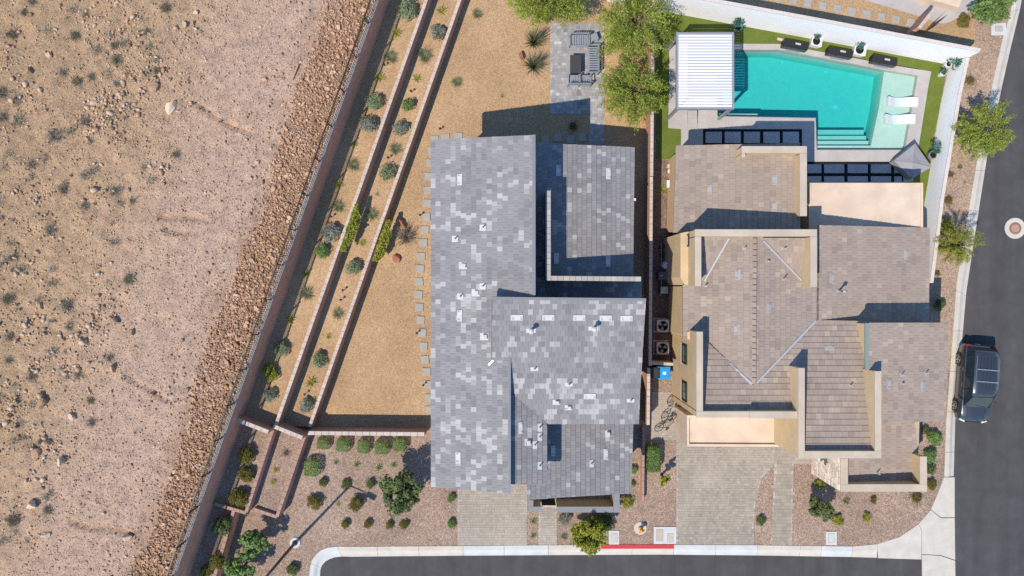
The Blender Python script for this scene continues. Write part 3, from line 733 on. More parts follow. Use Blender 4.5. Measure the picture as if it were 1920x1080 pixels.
for (x, y) in ((1022, 262), (1046, 258), (1070, 262), (1092, 258)): put('stepping_stone', sm_[0], sp, Matrix.Translation(P(x, y, .0)))

# sealed cracks in the asphalt
rd = bpy.data.objects['road']; rnd_ = random.Random(21); TAR = mat_plain('tar_seal', (.05, .05, .052), .6)
for pts in ([(1850, 306), (1872, 311), (1896, 313), (1925, 320)],):
    vs = []; fs = []; q = []
    for a, b in zip(pts, pts[1:]):
        for k in range(8): t = k / 8; q.append((a[0] + (b[0] - a[0]) * t + rnd_.uniform(-.8, .8), a[1] + (b[1] - a[1]) * t + rnd_.uniform(-.8, .8)))
    for i, p in enumerate(q):
        d = Vector((q[min(i + 1, len(q) - 1)][0] - q[max(i - 1, 0)][0], q[min(i + 1, len(q) - 1)][1] - q[max(i - 1, 0)][1])).normalized(); w = rnd_.uniform(.2, .4)
        for s_ in (-1, 1): v = P(p[0] - d.y * w * s_, p[1] + d.x * w * s_, -.116); vs.append(tuple(v))
    for i in range(len(q) - 1): fs.append([2 * i, 2 * i + 1, 2 * i + 3, 2 * i + 2])
    put('crack_seal', new_mesh('crack_seal', vs, fs, [TAR]), rd)
# ------------------------------------------------------------------ tiled roofs
def clip(poly, conv):
    """cut poly by the convex outline conv (2D, counter-clockwise)."""
    out = poly
    for i in range(len(conv)):
        a, b = conv[i], conv[(i + 1) % len(conv)]; inp = out; out = []
        if not inp: break
        def sd(p): return (b[0] - a[0]) * (p[1] - a[1]) - (b[1] - a[1]) * (p[0] - a[0])
        for j in range(len(inp)):
            p, q = inp[j], inp[(j + 1) % len(inp)]; sp_, sq = sd(p), sd(q)
            if sp_ >= 0: out.append(p)
            if (sp_ >= 0) != (sq >= 0):
                t = sp_ / (sp_ - sq); out.append((p[0] + (q[0] - p[0]) * t, p[1] + (q[1] - p[1]) * t))
    return out
def area(p): return .5 * sum(p[i][0] * p[(i + 1) % len(p)][1] - p[(i + 1) % len(p)][0] * p[i][1] for i in range(len(p)))
class Plane:
    def __init__(s, axis, A, B):
        """A, B = (photo pixel along the slope axis, height)."""
        s.axis = axis
        if axis in 'EW': f = lambda q: (q[0] - 960) * PX * (CAM_H - q[1]) / CAM_H
        else: f = lambda q: (540 - q[0]) * PX * (CAM_H - q[1]) / CAM_H
        a, b = f(A), f(B); g = (B[1] - A[1]) / (b - a); s.gx, s.gy = (g, 0) if axis in 'EW' else (0, g)
        s.a = A[1] - g * a
        s.d = {'E': (1, 0), 'W': (-1, 0), 'N': (0, 1), 'S': (0, -1)}[axis]
    def z(s, x, y): return s.a + s.gx * x + s.gy * y
    def pt(s, px, py, up=0.0):
        kx, ky = K(px, py); q = s.gx * kx + s.gy * ky; z = (s.a + up + CAM_H * q) / (1 + q); return P(px, py, z)
class House:
    def __init__(s, name, label, loc, tile_mat, e, w, indiv, seed, pal):
        s.root = thing(name, label, 'house', loc); s.mat = tile_mat; s.e, s.w = e, w; s.left = indiv
        s.r = random.Random(seed); s.mb = MB(); s.pal = pal; s.seed = seed
    def tint(s, x, y):
        c = float(fbm(np.array([x * .9]), np.array([y * .9]), s.seed, 3)[0])
        return s.pal(s.r, c)
    def roof(s, polys, pl, thick=.17, edge=None, indiv=0):
        W = []
        for q in polys:
            w = [pl.pt(*p) for p in q]
            if area([(p.x, p.y) for p in w]) < 0: w = w[::-1]
            W.append(w)
        base = MB()
        for w in W: base.solid([(p.x, p.y, p.z) for p in w], [p.z - thick for p in w] if area([(p.x, p.y) for p in w]) > 0 else [p.z - thick for p in w])
        ro = base.build('roof', [edge or FASCIA], s.root)
        dx, dy = pl.d; ux, uy = -dy, dx
        dn = (pl.gx * dx + pl.gy * dy)
        allp = [(p.x, p.y) for w in W for p in w]
        vv = [p[0] * dx + p[1] * dy for p in allp]; uu = [p[0] * ux + p[1] * uy for p in allp]
        vmax, vmin, u0, u1 = max(vv), min(vv), min(uu), max(uu); e, w_ = s.e, s.w
        vmax += .02
        convs = [[(p.x, p.y) for p in w] for w in W]
        shared = {}; k = 0
        while vmax - k * e > vmin:
            vb, va = vmax - k * e, vmax - (k + 1) * e; k += 1
            u = u0 - w_ + (w_ * .5 if k % 2 else 0) + s.r.uniform(-.03, .03)
            while u < u1:
                ua, ub = u + .004, u + w_ - .004; u += w_
                rect = [(va * dx + ua * ux, va * dy + ua * uy), (vb * dx + ua * ux, vb * dy + ua * uy), (vb * dx + ub * ux, vb * dy + ub * uy), (va * dx + ub * ux, va * dy + ub * uy)]
                if area(rect) < 0: rect = rect[::-1]
                pieces = []
                for cv in convs:
                    c = clip(rect, cv)
                    if len(c) > 2 and area(c) > .004: pieces.append(c)
                if not pieces: continue
                full = len(pieces) == 1 and area(pieces[0]) > .995 * area(rect)
                cx, cy = rect[0][0], rect[0][1]
                t = s.tint(sum(p[0] for p in rect) / 4, sum(p[1] for p in rect) / 4); j = s.r.uniform(-.003, .005)
                def zt(p):
                    q = ((p[0] * dx + p[1] * dy) - va) / e
                    return pl.z(*p) + .010 + .034 * q
                if full and s.left > 0 and s.r.random() < indiv:
                    s.left -= 1; tb = round(t * 12) / 12
                    if tb not in shared:
                        m = MB(); o = Vector((cx, cy, pl.z(cx, cy)))
                        m.solid([Vector((p[0], p[1], zt(p))) - o for p in rect], [pl.z(*p) - .015 - o.z for p in (rect if area(rect) > 0 else rect[::-1])], 0, tb, False)
                        shared[tb] = m.mesh('roof_tile', [s.mat])
                    put('roof_tile', shared[tb], ro, Matrix.Translation((cx, cy, pl.z(cx, cy) + j)))
                else:
                    for c in pieces: s.mb.solid([(p[0], p[1], zt(p) + j) for p in c], [pl.z(*p) - .015 for p in c], 0, t, False)
        return ro
    def body(s, px, pl, z0=0.0, drop=.15, mat=None, inset=0.0, name='outer_wall'):
        """walls below a roof plane."""
        w = [pl.pt(*p) for p in px]; c = sum(w, Vector()) / len(w)
        w = [p + Vector((math.copysign(inset, c.x - p.x), math.copysign(inset, c.y - p.y), 0)) for p in w]
        b = MB(); b.solid([(p.x, p.y, pl.z(p.x, p.y) - drop) for p in w], z0); return b.build(name, [mat or STUCCO], s.root)
    def finish(s):
        tag(s.mb.build('roof_tiles', [s.mat], s.root), kind='stuff')
    def flash(s, px, pl, mat, size=(.32, .32), h=.05, name='roof_vent', up=.03):
        p = pl.pt(*px); b = MB(); hx, hy = size[0] / 2, size[1] / 2
        q = [(p.x - hx, p.y - hy), (p.x + hx, p.y - hy), (p.x + hx, p.y + hy), (p.x - hx, p.y + hy)]
        b.solid([(x, y, pl.z(x, y) + up + h) for x, y in q], [pl.z(x, y) for x, y in q])
        if max(size) > .5:                                   # louvre ribs at both ends of a long vent
            ax = 0 if size[0] > size[1] else 1
            for sg in (-1, 1):
                for k in (.62, .78):
                    cx, cy = (p.x + sg * hx * k, p.y) if ax == 0 else (p.x, p.y + sg * hy * k)
                    sx, sy = (.03, hy * 1.7) if ax == 0 else (hx * 1.7, .03)
                    z = pl.z(cx, cy) + up + h; b.box(cx, cy, z + .008, sx, sy, .02)
        return b.build(name, [mat], s.root)
    def pipe(s, px, pl, mat, r=.04, h=.38, cap=False, flash=(.34, .34)):
        o = s.flash(px, pl, mat, flash, .015, 'pipe_flashing')
        p = pl.pt(*px); z = pl.z(p.x, p.y); b = MB(); b.lathe([(r * 2.2, 0), (r * 1.2, .09), (r, .1), (r, h)] + ([(r * 1.9, h), (r * 1.9, h + .08), (r * .6, h + .12)] if cap else []), p.x, p.y, z, 10)
        b.build('vent_pipe', [mat], o, True); return o
    def boxvent(s, px, pl, mat, size=(.3, .3)):
        o = s.flash((px[0], px[1]), pl, mat, (size[0] * 1.5, size[1] * 1.3), .012, 'pipe_flashing')
        p = pl.pt(*px); z = pl.z(p.x, p.y); b = MB(); b.box(p.x + .05, p.y, z + .12, size[0] * .8, size[1] * .8, .16, bev=.03); b.build('vent_hood', [mat], o); return o
def strip(a, b, w, h, z_off=0.0, tint=.5):
    """low bar between two 3D points."""
    a, b = Vector(a), Vector(b); d = (b - a); n = Vector((-d.y, d.x, 0)).normalized() * w / 2
    vs = [a + n, a - n, b - n, b + n]; up = Vector((0, 0, h)); dn = Vector((0, 0, -.06))
    return [v + up for v in vs] + [v + dn for v in vs], [[0, 1, 2, 3], [4, 0, 3, 7], [5, 4, 7, 6][::1], [1, 5, 6, 2], [0, 4, 5, 1], [3, 2, 6, 7]]

# ------------------------------------------------------------------ grey-roofed house
def pal1(r, c):
    x = r.random() + (c - .47) * 1.3
    if x > .84: return r.uniform(.84, 1.0)
    if x > .74: return r.uniform(.66, .80)
    if x < .06: return r.uniform(.15, .30)
    return r.uniform(.42, .60)
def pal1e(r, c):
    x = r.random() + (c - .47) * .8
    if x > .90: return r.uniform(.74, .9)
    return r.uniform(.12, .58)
H1 = House('grey_roofed_house', 'single-storey house with mottled grey tile roofs beside the desert slope', P(930, 600, 0), TILE_G, .286, .285, 300, 12, pal1)
R1 = Plane('W', (808, 5.4), (1003, 7.3))
H1.roof([[(808, 262), (1003, 253), (1003, 556), (808, 556)], [(808, 556), (958, 556), (957, 925), (808, 913)]], R1, .2, indiv=.28)
H1.body([(815, 270), (999, 262), (999, 550), (815, 550)], R1, inset=.35, mat=STUCCO_G); H1.body([(815, 550), (955, 550), (954, 915), (815, 905)], R1, inset=.35, mat=STUCCO_G)
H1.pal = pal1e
R2 = Plane('E', (1005, 4.2), (1190, 3.35))
H1.roof([[(1004, 268), (1190, 276), (1187, 519), (1004, 519)]], R2, .2)
H1.body([(1006, 274), (1183, 282), (1181, 515), (1006, 515)], R2, inset=.3, mat=STUCCO_G)
H1.pal = pal1
R2b = Plane('S', (517, 4.35), (575, 4.0))
H1.roof([[(1004, 519.5), (1203, 519.5), (1203, 575), (1004, 575)]], R2b, .2); H1.body([(1006, 522), (1196, 522), (1196, 570), (1006, 570)], R2b, inset=.1, mat=STUCCO_G)
R3 = Plane('S', (557, 7.5), (793, 6.15))
H1.roof([[(920, 557), (1211, 560), (1204, 676), (920, 676)], [(957, 676), (1204, 676), (1200, 735), (957, 735)], [(958, 735), (1200, 735), (1198, 795), (1028, 795)]], R3, .2, indiv=.1)
H1.body([(925, 563), (1206, 566), (1198, 676), (960, 676)], R3, inset=.2, mat=STUCCO_G); H1.body([(1030, 690), (1196, 690), (1190, 788), (1030, 788)], R3, inset=.2, mat=STUCCO_G)
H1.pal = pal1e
R4 = Plane('E', (957, 6.45), (1028, 6.02))
H1.roof([[(950, 680), (985, 735), (1026, 790), (1026, 908), (950, 908)]], R4, .18)
H1.body([(960, 720), (1018, 790), (1018, 900), (960, 900)], R4, inset=.1, mat=STUCCO_G)
R5 = Plane('E', (988, 4.55), (1183, 3.6))
H1.roof([[(988, 880), (1027, 880), (1027, 935), (988, 937)], [(1027, 780), (1188, 780), (1183, 925), (1027, 934)]], R5, .2)
H1.body([(995, 885), (1177, 800), (1174, 915), (995, 925)], R5, inset=.1, mat=STUCCO_G)
H1.finish()
# grey metal edge along the high ridge lines
def bar(house, name, a, b, w, h, mat, tint=.5):
    vs, fs = strip(a, b, w, h); m = MB(); m.add(vs, fs); return m.build(name, [mat], house.root)
bar(H1, 'ridge_trim', R1.pt(1001, 253), R1.pt(1001, 555), .17, .07, FASCIA)
bar(H1, 'ridge_trim', R1.pt(955.3, 652), R1.pt(955.3, 925), .14, .07, FASCIA)
bar(H1, 'ridge_trim', R3.pt(920, 559), R3.pt(1211, 562), .15, .07, FASCIA)
bar(H1, 'verge_trim', R3.pt(921, 560), R3.pt(921, 672), .05, .07, FASCIA)
bar(H1, 'valley_flashing', R1.pt(950, 650) + Vector((0, 0, .06)), R1.pt(916, 684) + Vector((0, 0, .06)), .05, .03, METAL_G)
bar(H1, 'valley_flashing', R4.pt(972, 737) + Vector((0, 0, .03)), R4.pt(1026, 792) + Vector((0, 0, .03)), .04, .04, FASCIA)
# L-shaped upstand wall with tile coping on the lower roof
def upstand(a, b, z, T, name='upstand_wall'):
    q = [P(*a, z), P(*b, z)]; d = (q[1] - q[0]); d.z = 0; L = d.length; d.normalize(); n = Vector((-d.y, d.x, 0)) * T / 2
    m = MB(); m.solid([(v.x, v.y, z - .07) for v in (q[0] + n, q[1] + n, q[1] - n, q[0] - n)], 2.6); o = m.build(name, [STUCCO_G], H1.root)
    k = int(round(L / .33)); l = L / k; bm_ = [MB().box(0, 0, .035, l - .01, T + .02, .07, bev=.012, tint=t).mesh('coping_tile', [TILE_C]) for t in (.2, .5, .8)]
    rg = random.Random(4)
    for i in range(k):
        c = q[0] + d * (l * (i + .5)); put('coping_tile', rg.choice(bm_), o, Matrix.Translation((c.x, c.y, z - .07)) @ Matrix.Rotation(math.atan2(d.y, d.x), 4, 'Z'))
TILE_C = mat_tint('beige_coping_tile', [(0, (.33, .31, .29)), (1, (.44, .41, .37))], .85, .25, .1, 50, .2)
upstand((1028, 357), (1028, 519), 6.0, .26); upstand((1023.5, 521.5), (1202, 523), 6.0, .24)
for q in ((905, 427), (853, 448), (905, 537), (863, 556)): H1.pipe(q, R1, VENT_W)
for q in ((868, 498), (892, 549), (908, 631)): H1.boxvent(q, R1, VENT_W)
for q in ((862, 592), (862, 337), (859, 858)): H1.flash(q, R1, VENT_W, (.28, .62))
for q in ((969, 595.6), (1028, 595.6), (1086, 596), (1135.6, 596.7), (1174.5, 597), (1105.6, 743)): H1.flash(q, R3, VENT_W, (.64, .3))
for q in ((995.6, 620), (1112, 616)): H1.pipe(q, R3, VENT_W, .075, .6, True, (.5, .22))
for q in ((1002, 692), (1066.7, 721), (1182, 751)): H1.pipe(q, R3, VENT_W, .04, .3, False, (.42, .2))
for q in ((1043, 754), (1065.6, 764)): H1.boxvent(q, R3, VENT_W, (.26, .22))
for q in ((1012, 801), (1012, 819), (1003, 834), (1012, 873)): H1.pipe(q, R4, VENT_W, .04, .32, False, (.24, .42))
H1.boxvent((990, 829), R4, VENT_W, (.24, .3)); H1.flash((976, 802), R4, VENT_W, (.22, .62))
H1.pipe((1109, 869), R5, VENT_W, .04, .32, False, (.24, .42)); H1.flash((1135.6, 851), R5, VENT_W, (.25, .62)); H1.boxvent((1139, 813), R5, VENT_W, (.22, .3)); H1.flash((1037, 845), R5, VENT_W, (.25, .6))
H1.flash((1140.5, 325.6), R2, VENT_W, (.27, .66)); H1.flash((1190, 374.5), R2, WHITEM, (.12, .14), .06, 'wall_light')
for q in ((1047, 320), (1043, 485), (1140, 490)): H1.flash(q, R2, VENT_W, (.27, .62))
# front court wall with dark cap and gate
cw = thing('court_wall', 'dark-capped low court wall in front of the grey-roofed house', 'wall', P(1090, 955, 0))
wb = MB(); wc = MB()
for (x0, y0, x1, y1) in ((991, 938, 1000, 949.7), (991, 950, 1015, 959), (1044, 950, 1150, 961), (1150.3, 926, 1162, 961)):
    q = [P(x0, y0, 1.7), P(x1, y0, 1.7), P(x1, y1, 1.7), P(x0, y1, 1.7)]; wc.solid(q, 1.6)
    i = .03; wb.solid([(q[0].x + i, q[0].y - i, 1.597), (q[1].x - i, q[1].y - i, 1.597), (q[2].x - i, q[2].y + i, 1.597), (q[3].x + i, q[3].y + i, 1.597)], 0)
wb.build('wall_body', [STUCCO], cw); wc.build('wall_cap', [STUCCO_G], cw)
cg = thing('court_gate', 'pale-topped dark gate between the two dark-capped court walls', 'gate', P(1030, 950, 0))
gq = [P(1015.5, 949, 1.5), P(1043.5, 949, 1.5)]
g1 = MB(); g1.box((gq[0].x + gq[1].x) / 2, gq[0].y, .78, gq[1].x - gq[0].x - .06, .05, 1.4); g1.build('gate_panel', [BLACKM], cg)
g2 = MB(); g2.box((gq[0].x + gq[1].x) / 2, gq[0].y, 1.5, gq[1].x - gq[0].x - .04, .09, .05); g2.build('gate_rail', [COPING], cg)

# ------------------------------------------------------------------ tan house with brown tile roofs
def pal2(r, c):
    x = r.random() + (c - .47) * .9
    if x > .96: return r.uniform(.84, .93)
    if x < .05: return r.uniform(.02, .14)
    return r.uniform(.28, .72)
H2 = House('tan_stucco_house', 'tan stucco house with brown tile roofs and parapets beside the pool', P(1500, 600, 0), TILE_B, .318, .31, 300, 33, pal2)
RN = Plane('W', (1265, 3.1), (1500, 4.1))
H2.roof([[(1268, 273), (1500, 268), (1500, 436), (1262, 436)]], RN, .17, FASCIA_B)
H2.body([(1272, 278), (1496, 276), (1496, 432), (1268, 432)], RN, inset=.1)
RM_W = Plane('W', (1281, 4.4), (1415, 5.4)); RM_E = Plane('E', (1415, 5.4), (1742, 3.05))
H2.roof([[(1316, 442), (1415, 442), (1415, 724), (1316, 640)], [(1280.5, 534), (1316, 534), (1316, 640), (1280.5, 636)]], RM_W, .17, FASCIA_B, indiv=.35)
H2.roof([[(1415, 442), (1520, 442), (1520, 620), (1415, 724)], [(1520, 442), (1535, 442), (1535, 600), (1520, 620)], [(1535, 422), (1743, 427), (1741, 604), (1530, 604)]], RM_E, .17, FASCIA_B, indiv=.2)
H2.body([(1283, 536), (1414, 536), (1414, 700), (1283, 630)], RM_W, inset=.02)
H2.body([(1535, 427), (1737, 432), (1735, 598), (1535, 598)], RM_E, inset=.1); H2.body([(1416, 446), (1516, 446), (1516, 600), (1416, 600)], RM_E, inset=.0)
RP = Plane('N', (722, 5.4), (600, 4.56))
H2.roof([[(1316, 631), (1411, 722), (1411, 772), (1316, 772)], [(1411, 722), (1500, 632), (1500, 772), (1411, 772)],
         [(1500, 632), (1531, 600), (1624, 602), (1642, 700), (1642, 850), (1500, 850)]], RP, .17, FASCIA_B, indiv=.15)
RNW = Plane('S', (446, 5.45), (528, 4.75))
H2.roof([[(1316, 444), (1366, 444), (1318, 530), (1316, 530)], [(1431, 446), (1521, 446), (1521, 536), (1510, 532)]], RNW, .1, FASCIA_B)
RSE = Plane('E', (1625, 5.9), (1778, 4.9))
H2.roof([[(1625, 605), (1778, 605), (1776, 694), (1625, 694)], [(1648, 694), (1776, 694), (1772, 789), (1648, 793)]], RSE, .17, FASCIA_B, indiv=.1)
H2.body([(1625.5, 607), (1771, 608), (1767, 783), (1645, 786)], RSE, inset=.02)
RS = Plane('E', (1590, 3.3), (1738, 3.0))
H2.roof([[(1585, 790), (1724, 790), (1722, 858), (1728, 912), (1585, 912)]], RS, .17, FASCIA_B); H2.body([(1592, 792), (1718, 792), (1718, 905), (1592, 905)], RS, inset=.0)
H2.finish()
def parapet(x0, y0, x1, y1, z, z0=0.0, mat=None):
    """full-height wall whose flat cap fills the given pixels."""
    q = [P(x0, y0, z), P(x1, y0, z), P(x1, y1, z), P(x0, y1, z)]; i = .025
    w = MB(); w.solid([(q[0].x + i, q[0].y - i, z - .1), (q[1].x - i, q[1].y - i, z - .1), (q[2].x - i, q[2].y + i, z - .1), (q[3].x + i, q[3].y + i, z - .1)], z0); o = w.build('parapet_wall', [mat or STUCCO], H2.root)
    c = MB(); c.solid(q, z - .097); c.build('parapet_cap', [STUCCO_C], o); return o
parapet(1303, 430, 1532, 443, 6.2); parapet(1303, 443.4, 1315, 536, 6.2); parapet(1519.5, 443.4, 1532, 538, 6.2)
parapet(1306, 622, 1318, 771, 6.25); parapet(1306, 771.4, 1405, 783, 6.25); parapet(1405.4, 771.4, 1496.5, 784.5, 6.4)
parapet(1497, 690, 1509, 859.5, 6.65); parapet(1509.4, 846, 1652.5, 859.5, 6.65); parapet(1640.5, 696, 1652.5, 845.6, 6.65)
parapet(1576, 860, 1590, 907.6, 4.0); parapet(1576, 908, 1738, 922, 4.0); parapet(1725, 856, 1738, 907.6, 4.0)
parapet(1391, 274, 1513, 287, 4.85); parapet(1500, 287.4, 1513, 405, 4.85); parapet(1391, 287.4, 1397, 295, 4.85)
# wall stretches on the west face
for (px, z) in (([(1276, 437), (1303, 432), (1303, 534), (1284, 534), (1276, 520)], 4.55), ([(1289, 622), (1307, 620), (1307, 640), (1289, 636)], 4.6)):
    m = MB(); m.solid([P(*p, z) for p in px], 0); m.build('outer_wall', [STUCCO], H2.root)
def lipped(px, z, mat, name='flat_roof', h=.14, T=.14):
    w = [P(*p, z) for p in px]
    m = MB(); m.solid([(p.x, p.y, z) for p in w], 0); o = m.build(name, [mat], H2.root); n = len(w); c = sum(w, Vector()) / n
    for i in range(n):
        a, b = w[i], w[(i + 1) % n]; d = (b - a).normalized(); nn = Vector((-d.y, d.x, 0))
        if nn.dot(c - a) < 0: nn = -nn
        k = MB(); k.solid([(v.x, v.y, z + h) for v in (a + d * .003, b - d * (T + .003), b - d * (T + .003) + nn * T, a + d * .003 + nn * T)], z - .02); k.build('roof_lip', [mat], o)
    return o
lipped([(1287, 778), (1469, 778), (1467, 837), (1287, 836)], 2.9, STUCCO_P); lipped([(1516, 343), (1730, 343), (1730, 432), (1516, 432)], 3.1, STUCCO_P, h=.05)
VALLEY = mat_plain('pale_valley_metal', (.45, .455, .46), .5, .3)
# main ridge tiles and valley flashings
rid = [MB().box(0, 0, .05, .24, .30, .10, bev=.04, tint=t).mesh('ridge_tile', [TILE_B]) for t in (.35, .55, .8)]
a, b = RM_W.pt(1415, 446), RM_W.pt(1413, 718); n_ = int((a - b).length / .31); rg = random.Random(2)
for i in range(n_):
    c = a.lerp(b, (i + .5) / n_); put('ridge_tile', rg.choice(rid), H2.root, Matrix.Translation((c.x, c.y, c.z + .01)))
for (pl, p, q, w) in ((RM_W, (1366, 447), (1320, 527), .09), (RM_E, (1431, 452), (1508, 532), .09), (RM_W, (1322, 640), (1409, 720), .12), (RM_E, (1529, 601), (1418, 718), .11)):
    bar(H2, 'valley_flashing', pl.pt(*p) + Vector((0, 0, .06)), pl.pt(*q) + Vector((0, 0, .06)), w, .03, VALLEY)
GREENM = mat_plain('green_patina_flashing', (.22, .28, .25), .5, .3)
bar(H2, 'ridge_flashing', RSE.pt(1625, 606), RSE.pt(1625, 692), .2, .06, GREENM)
for q in ((1395, 465), (1322, 535)): H2.pipe(q, RM_W, VENT_T, .035, .34, False, (.2, .2))
for q in ((1468, 523), ): H2.pipe(q, RM_E, VENT_T, .035, .5, False, (.2, .2))
H2.pipe((1470, 466), RNW, VENT_T, .035, .3, False, (.3, .14)); H2.boxvent((1438, 490), RM_E, VENT_T, (.14, .14)); H2.pipe((1572, 546), RM_E, VENT_T, .06, .75, True, (.36, .2))
H2.pipe((1594, 722), RP, VENT_T, .035, .3, False, (.26, .16))
for q in ((1690, 702), (1735, 699)): H2.pipe(q, RSE, VENT_T, .035, .35, False, (.2, .24))
H2.boxvent((1690, 719), RSE, VENT_T, (.12, .14)); H2.pipe((1643, 886), RS, VENT_T, .035, .45, False, (.2, .2))
for pl, q in ((RN, (1452, 338)), (RN, (1330, 356)), (RN, (1452, 388)), (RM_W, (1383, 515)), (RM_W, (1381, 618)), (RM_E, (1698, 478)), (RM_E, (1559, 522)), (RM_E, (1441, 578)), (RSE, (1666, 720)), (RSE, (1729, 724))): H2.flash(q, pl, VENT_T, (.27, .56), .012)
H2.flash((1555, 653), RP, VENT_T, (.56, .27), .012)
# windows in the west faces: frame, panes, sill
GLASS_W = mat_glass_dark('window_glass', (.05, .075, .06))
def west_window(X, y0, y1, z0, z1):
    """window set in a wall whose outer face is at world X, between world y0..y1 and z0..z1."""
    f = MB(); t = .07
    for (ya, yb, za, zb) in ((y0, y1, z0, z0 + t), (y0, y1, z1 - t, z1), (y0, y0 + t, z0 + t, z1 - t), (y1 - t, y1, z0 + t, z1 - t)):
        f.box(X - .03, (ya + yb) / 2, (za + zb) / 2, .08, yb - ya, zb - za)
    o = f.build('window', [BLACKM], H2.root); m = (y0 + y1) / 2
    for (ya, yb) in ((y0 + t, m - .02), (m + .02, y1 - t)):
        p = MB(); p.box(X - .012, (ya + yb) / 2, (z0 + z1) / 2, .02, yb - ya, z1 - z0 - 2 * t); p.build('pane', [GLASS_W], o)
    s = MB(); s.box(X - .05, m, z0 - .03, .12, y1 - y0 + .1, .05); s.build('sill', [STUCCO_C], o)
def on_x(X, px, py):
    kx, ky = K(px, py); d = X / kx; return ky * d, CAM_H - d
Xw = P(1306, 700, 6.25).x + .025
for (ya, yb) in ((646, 682), (716, 752)):
    Y1, z = on_x(Xw, 1284, ya); Y0, _ = on_x(Xw, 1284, yb); west_window(Xw, Y0, Y1, z - .55, z + .6)
Xt = P(1303, 450, 6.2).x + .025; Y1, z = on_x(Xt, 1289, 440); Y0, _ = on_x(Xt, 1289, 463); west_window(Xt, Y0, Y1, z - .1, z + .45)
# front porch: stone-clad west face with a glazed opening
Xp = P(1576, 890, 4.0).x - .02
yN, yS = P(1576, 857, 4.0).y, P(1576, 922, 4.0).y
STONEV = mat_tint('pale_stone_veneer', [(0, (.50, .40, .32)), (.5, (.66, .56, .48)), (1, (.76, .68, .60))], .9, .2, .2, 25, .5)
ps = tag(MB().box(Xp + .1, (yN + yS) / 2, 1.9, .2, abs(yN - yS) - .1, 3.8).build('porch_wall', [STUCCO], H2.root)); r_ = random.Random(9); sm = {}
z = .05
row = 0
while z < 3.8:
    hh = .17; y = min(yN, yS) + .05
    while y < max(yN, yS) - .1:
        l = r_.choice((.22, .3, .38)); l = min(l, max(yN, yS) - .05 - y)
        if l > .08 and not (y > max(yN, yS) - .95 and z < 2.3):
            k = (round(l, 2), r_.randrange(3))
            if k not in sm: sm[k] = MB().box(0, 0, 0, .07, k[0] - .012, hh - .012, bev=.012, tint=(.15, .5, .9)[k[1]]).mesh('veneer_stone', [STONEV])
            put('veneer_stone', sm[k], ps, Matrix.Translation((Xp - .02 - r_.uniform(0, .015), y + l / 2, z + hh / 2)))
        y += l
    z += hh; row += 1
f = MB(); f.box(Xp - .02, max(yN, yS) - .5, 1.15, .06, .85, 2.25); f.build('porch_window', [GLASS_W], ps)
# garage doors and windows in the street fronts
def front_opening(house, A, B, t0, t1, z0, z1, kind):
    """door or window set on the south face running from A to B (world points)."""
    a = A.lerp(B, t0); b = A.lerp(B, t1); d = Vector((b.x - a.x, b.y - a.y, 0)); L = d.length; rz = math.atan2(d.y, d.x); n = Vector((d.y, -d.x, 0)).normalized()
    c = (a + b) / 2 + n * .02; f = MB()
    for (ox, oz, sx, sz) in ((0, z1 + .04, L + .16, .08), (-L / 2 - .04, (z0 + z1) / 2, .08, z1 - z0), (L / 2 + .04, (z0 + z1) / 2, .08, z1 - z0)):
        p = c + d.normalized() * ox; f.box(p.x, p.y, oz, sx, .12, sz, rz)
    o = f.build('garage_door' if kind == 'garage' else 'window', [BLACKM], house.root)
    if kind == 'garage':
        k = 4; h = (z1 - z0) / k
        for i in range(k): m = MB(); m.box(c.x, c.y, z0 + h * (i + .5), L, .06, h - .02, rz, bev=.012); m.build('door_panel', [STUCCO_C if house is H2 else FASCIA], o)
    else:
        for s_ in (-.25, .25): p = c + d * s_; m = MB(); m.box(p.x, p.y, (z0 + z1) / 2, L / 2 - .03, .04, z1 - z0, rz); m.build('pane', [GLASS_W], o)
def inset(pl, pts, k, ins):
    w = [pl.pt(*p) for p in pts]; c = sum(w, Vector()) / len(w); p = w[k]; return p + Vector((math.copysign(ins, c.x - p.x), math.copysign(ins, c.y - p.y), 0))
q_ = [(815, 550), (955, 550), (954, 915), (815, 905)]
front_opening(H1, inset(R1, q_, 3, .35), inset(R1, q_, 2, .35), .30, .96, .06, 2.5, 'garage')
q_ = [(1272, 278), (1496, 276), (1496, 432), (1268, 432)]
front_opening(H2, P(1287, 836, 2.9), P(1467, 837, 2.9), .08, .92, .06, 2.4, 'garage')
front_opening(H2, P(1497, 859.5, 6.65), P(1575, 859.5, 6.65), .15, .85, 4.2, 5.6, 'window')
front_opening(H2, P(1576, 922, 4.0), P(1738, 922, 4.0), .25, .7, 1.0, 2.6, 'window')
q_ = [(995, 885), (1177, 800), (1174, 915), (995, 925)]
front_opening(H1, inset(R5, q_, 3, .1), inset(R5, q_, 2, .1), .62, .92, .8, 2.5, 'window')
# ------------------------------------------------------------------ pool yard
ZDK = .06
POOL = [(1340, 93), (1394, 93), (1460, 93), (1542, 108), (1624, 124), (1661, 131.5), (1721, 141.5), (1697, 281), (1531, 281), (1529, 221.5), (1345, 218)]
DECK = [(1255, 84), (1391, 82), (1461, 82.5), (1542, 97.5), (1677, 123), (1746.5, 134), (1741, 160), (1712, 340), (1690, 342), (1512, 342), (1512, 300), (1277, 300), (1277, 242), (1253, 240)]
BED1 = [(1318, 242), (1504, 242), (1504, 276), (1318, 276)]; BED2 = [(1513, 303), (1692, 303), (1694, 341), (1513, 341)]
structure('artificial_turf', sheet('artificial_turf', [(1231, 10), (1262, 22), (1368, 45), (1520, 71), (1723, 108), (1775, 117), (1770, 160), (1751, 260), (1728, 440), (1700, 440), (1700, 345), (1270, 345), (1270, 299), (1231, 299)], .03, TURF, [POOLHOLE]))
structure('pool_deck', slabm('pool_deck', DECK, ZDK, -.4, CONC_G, [POOL, BED1, BED2]))
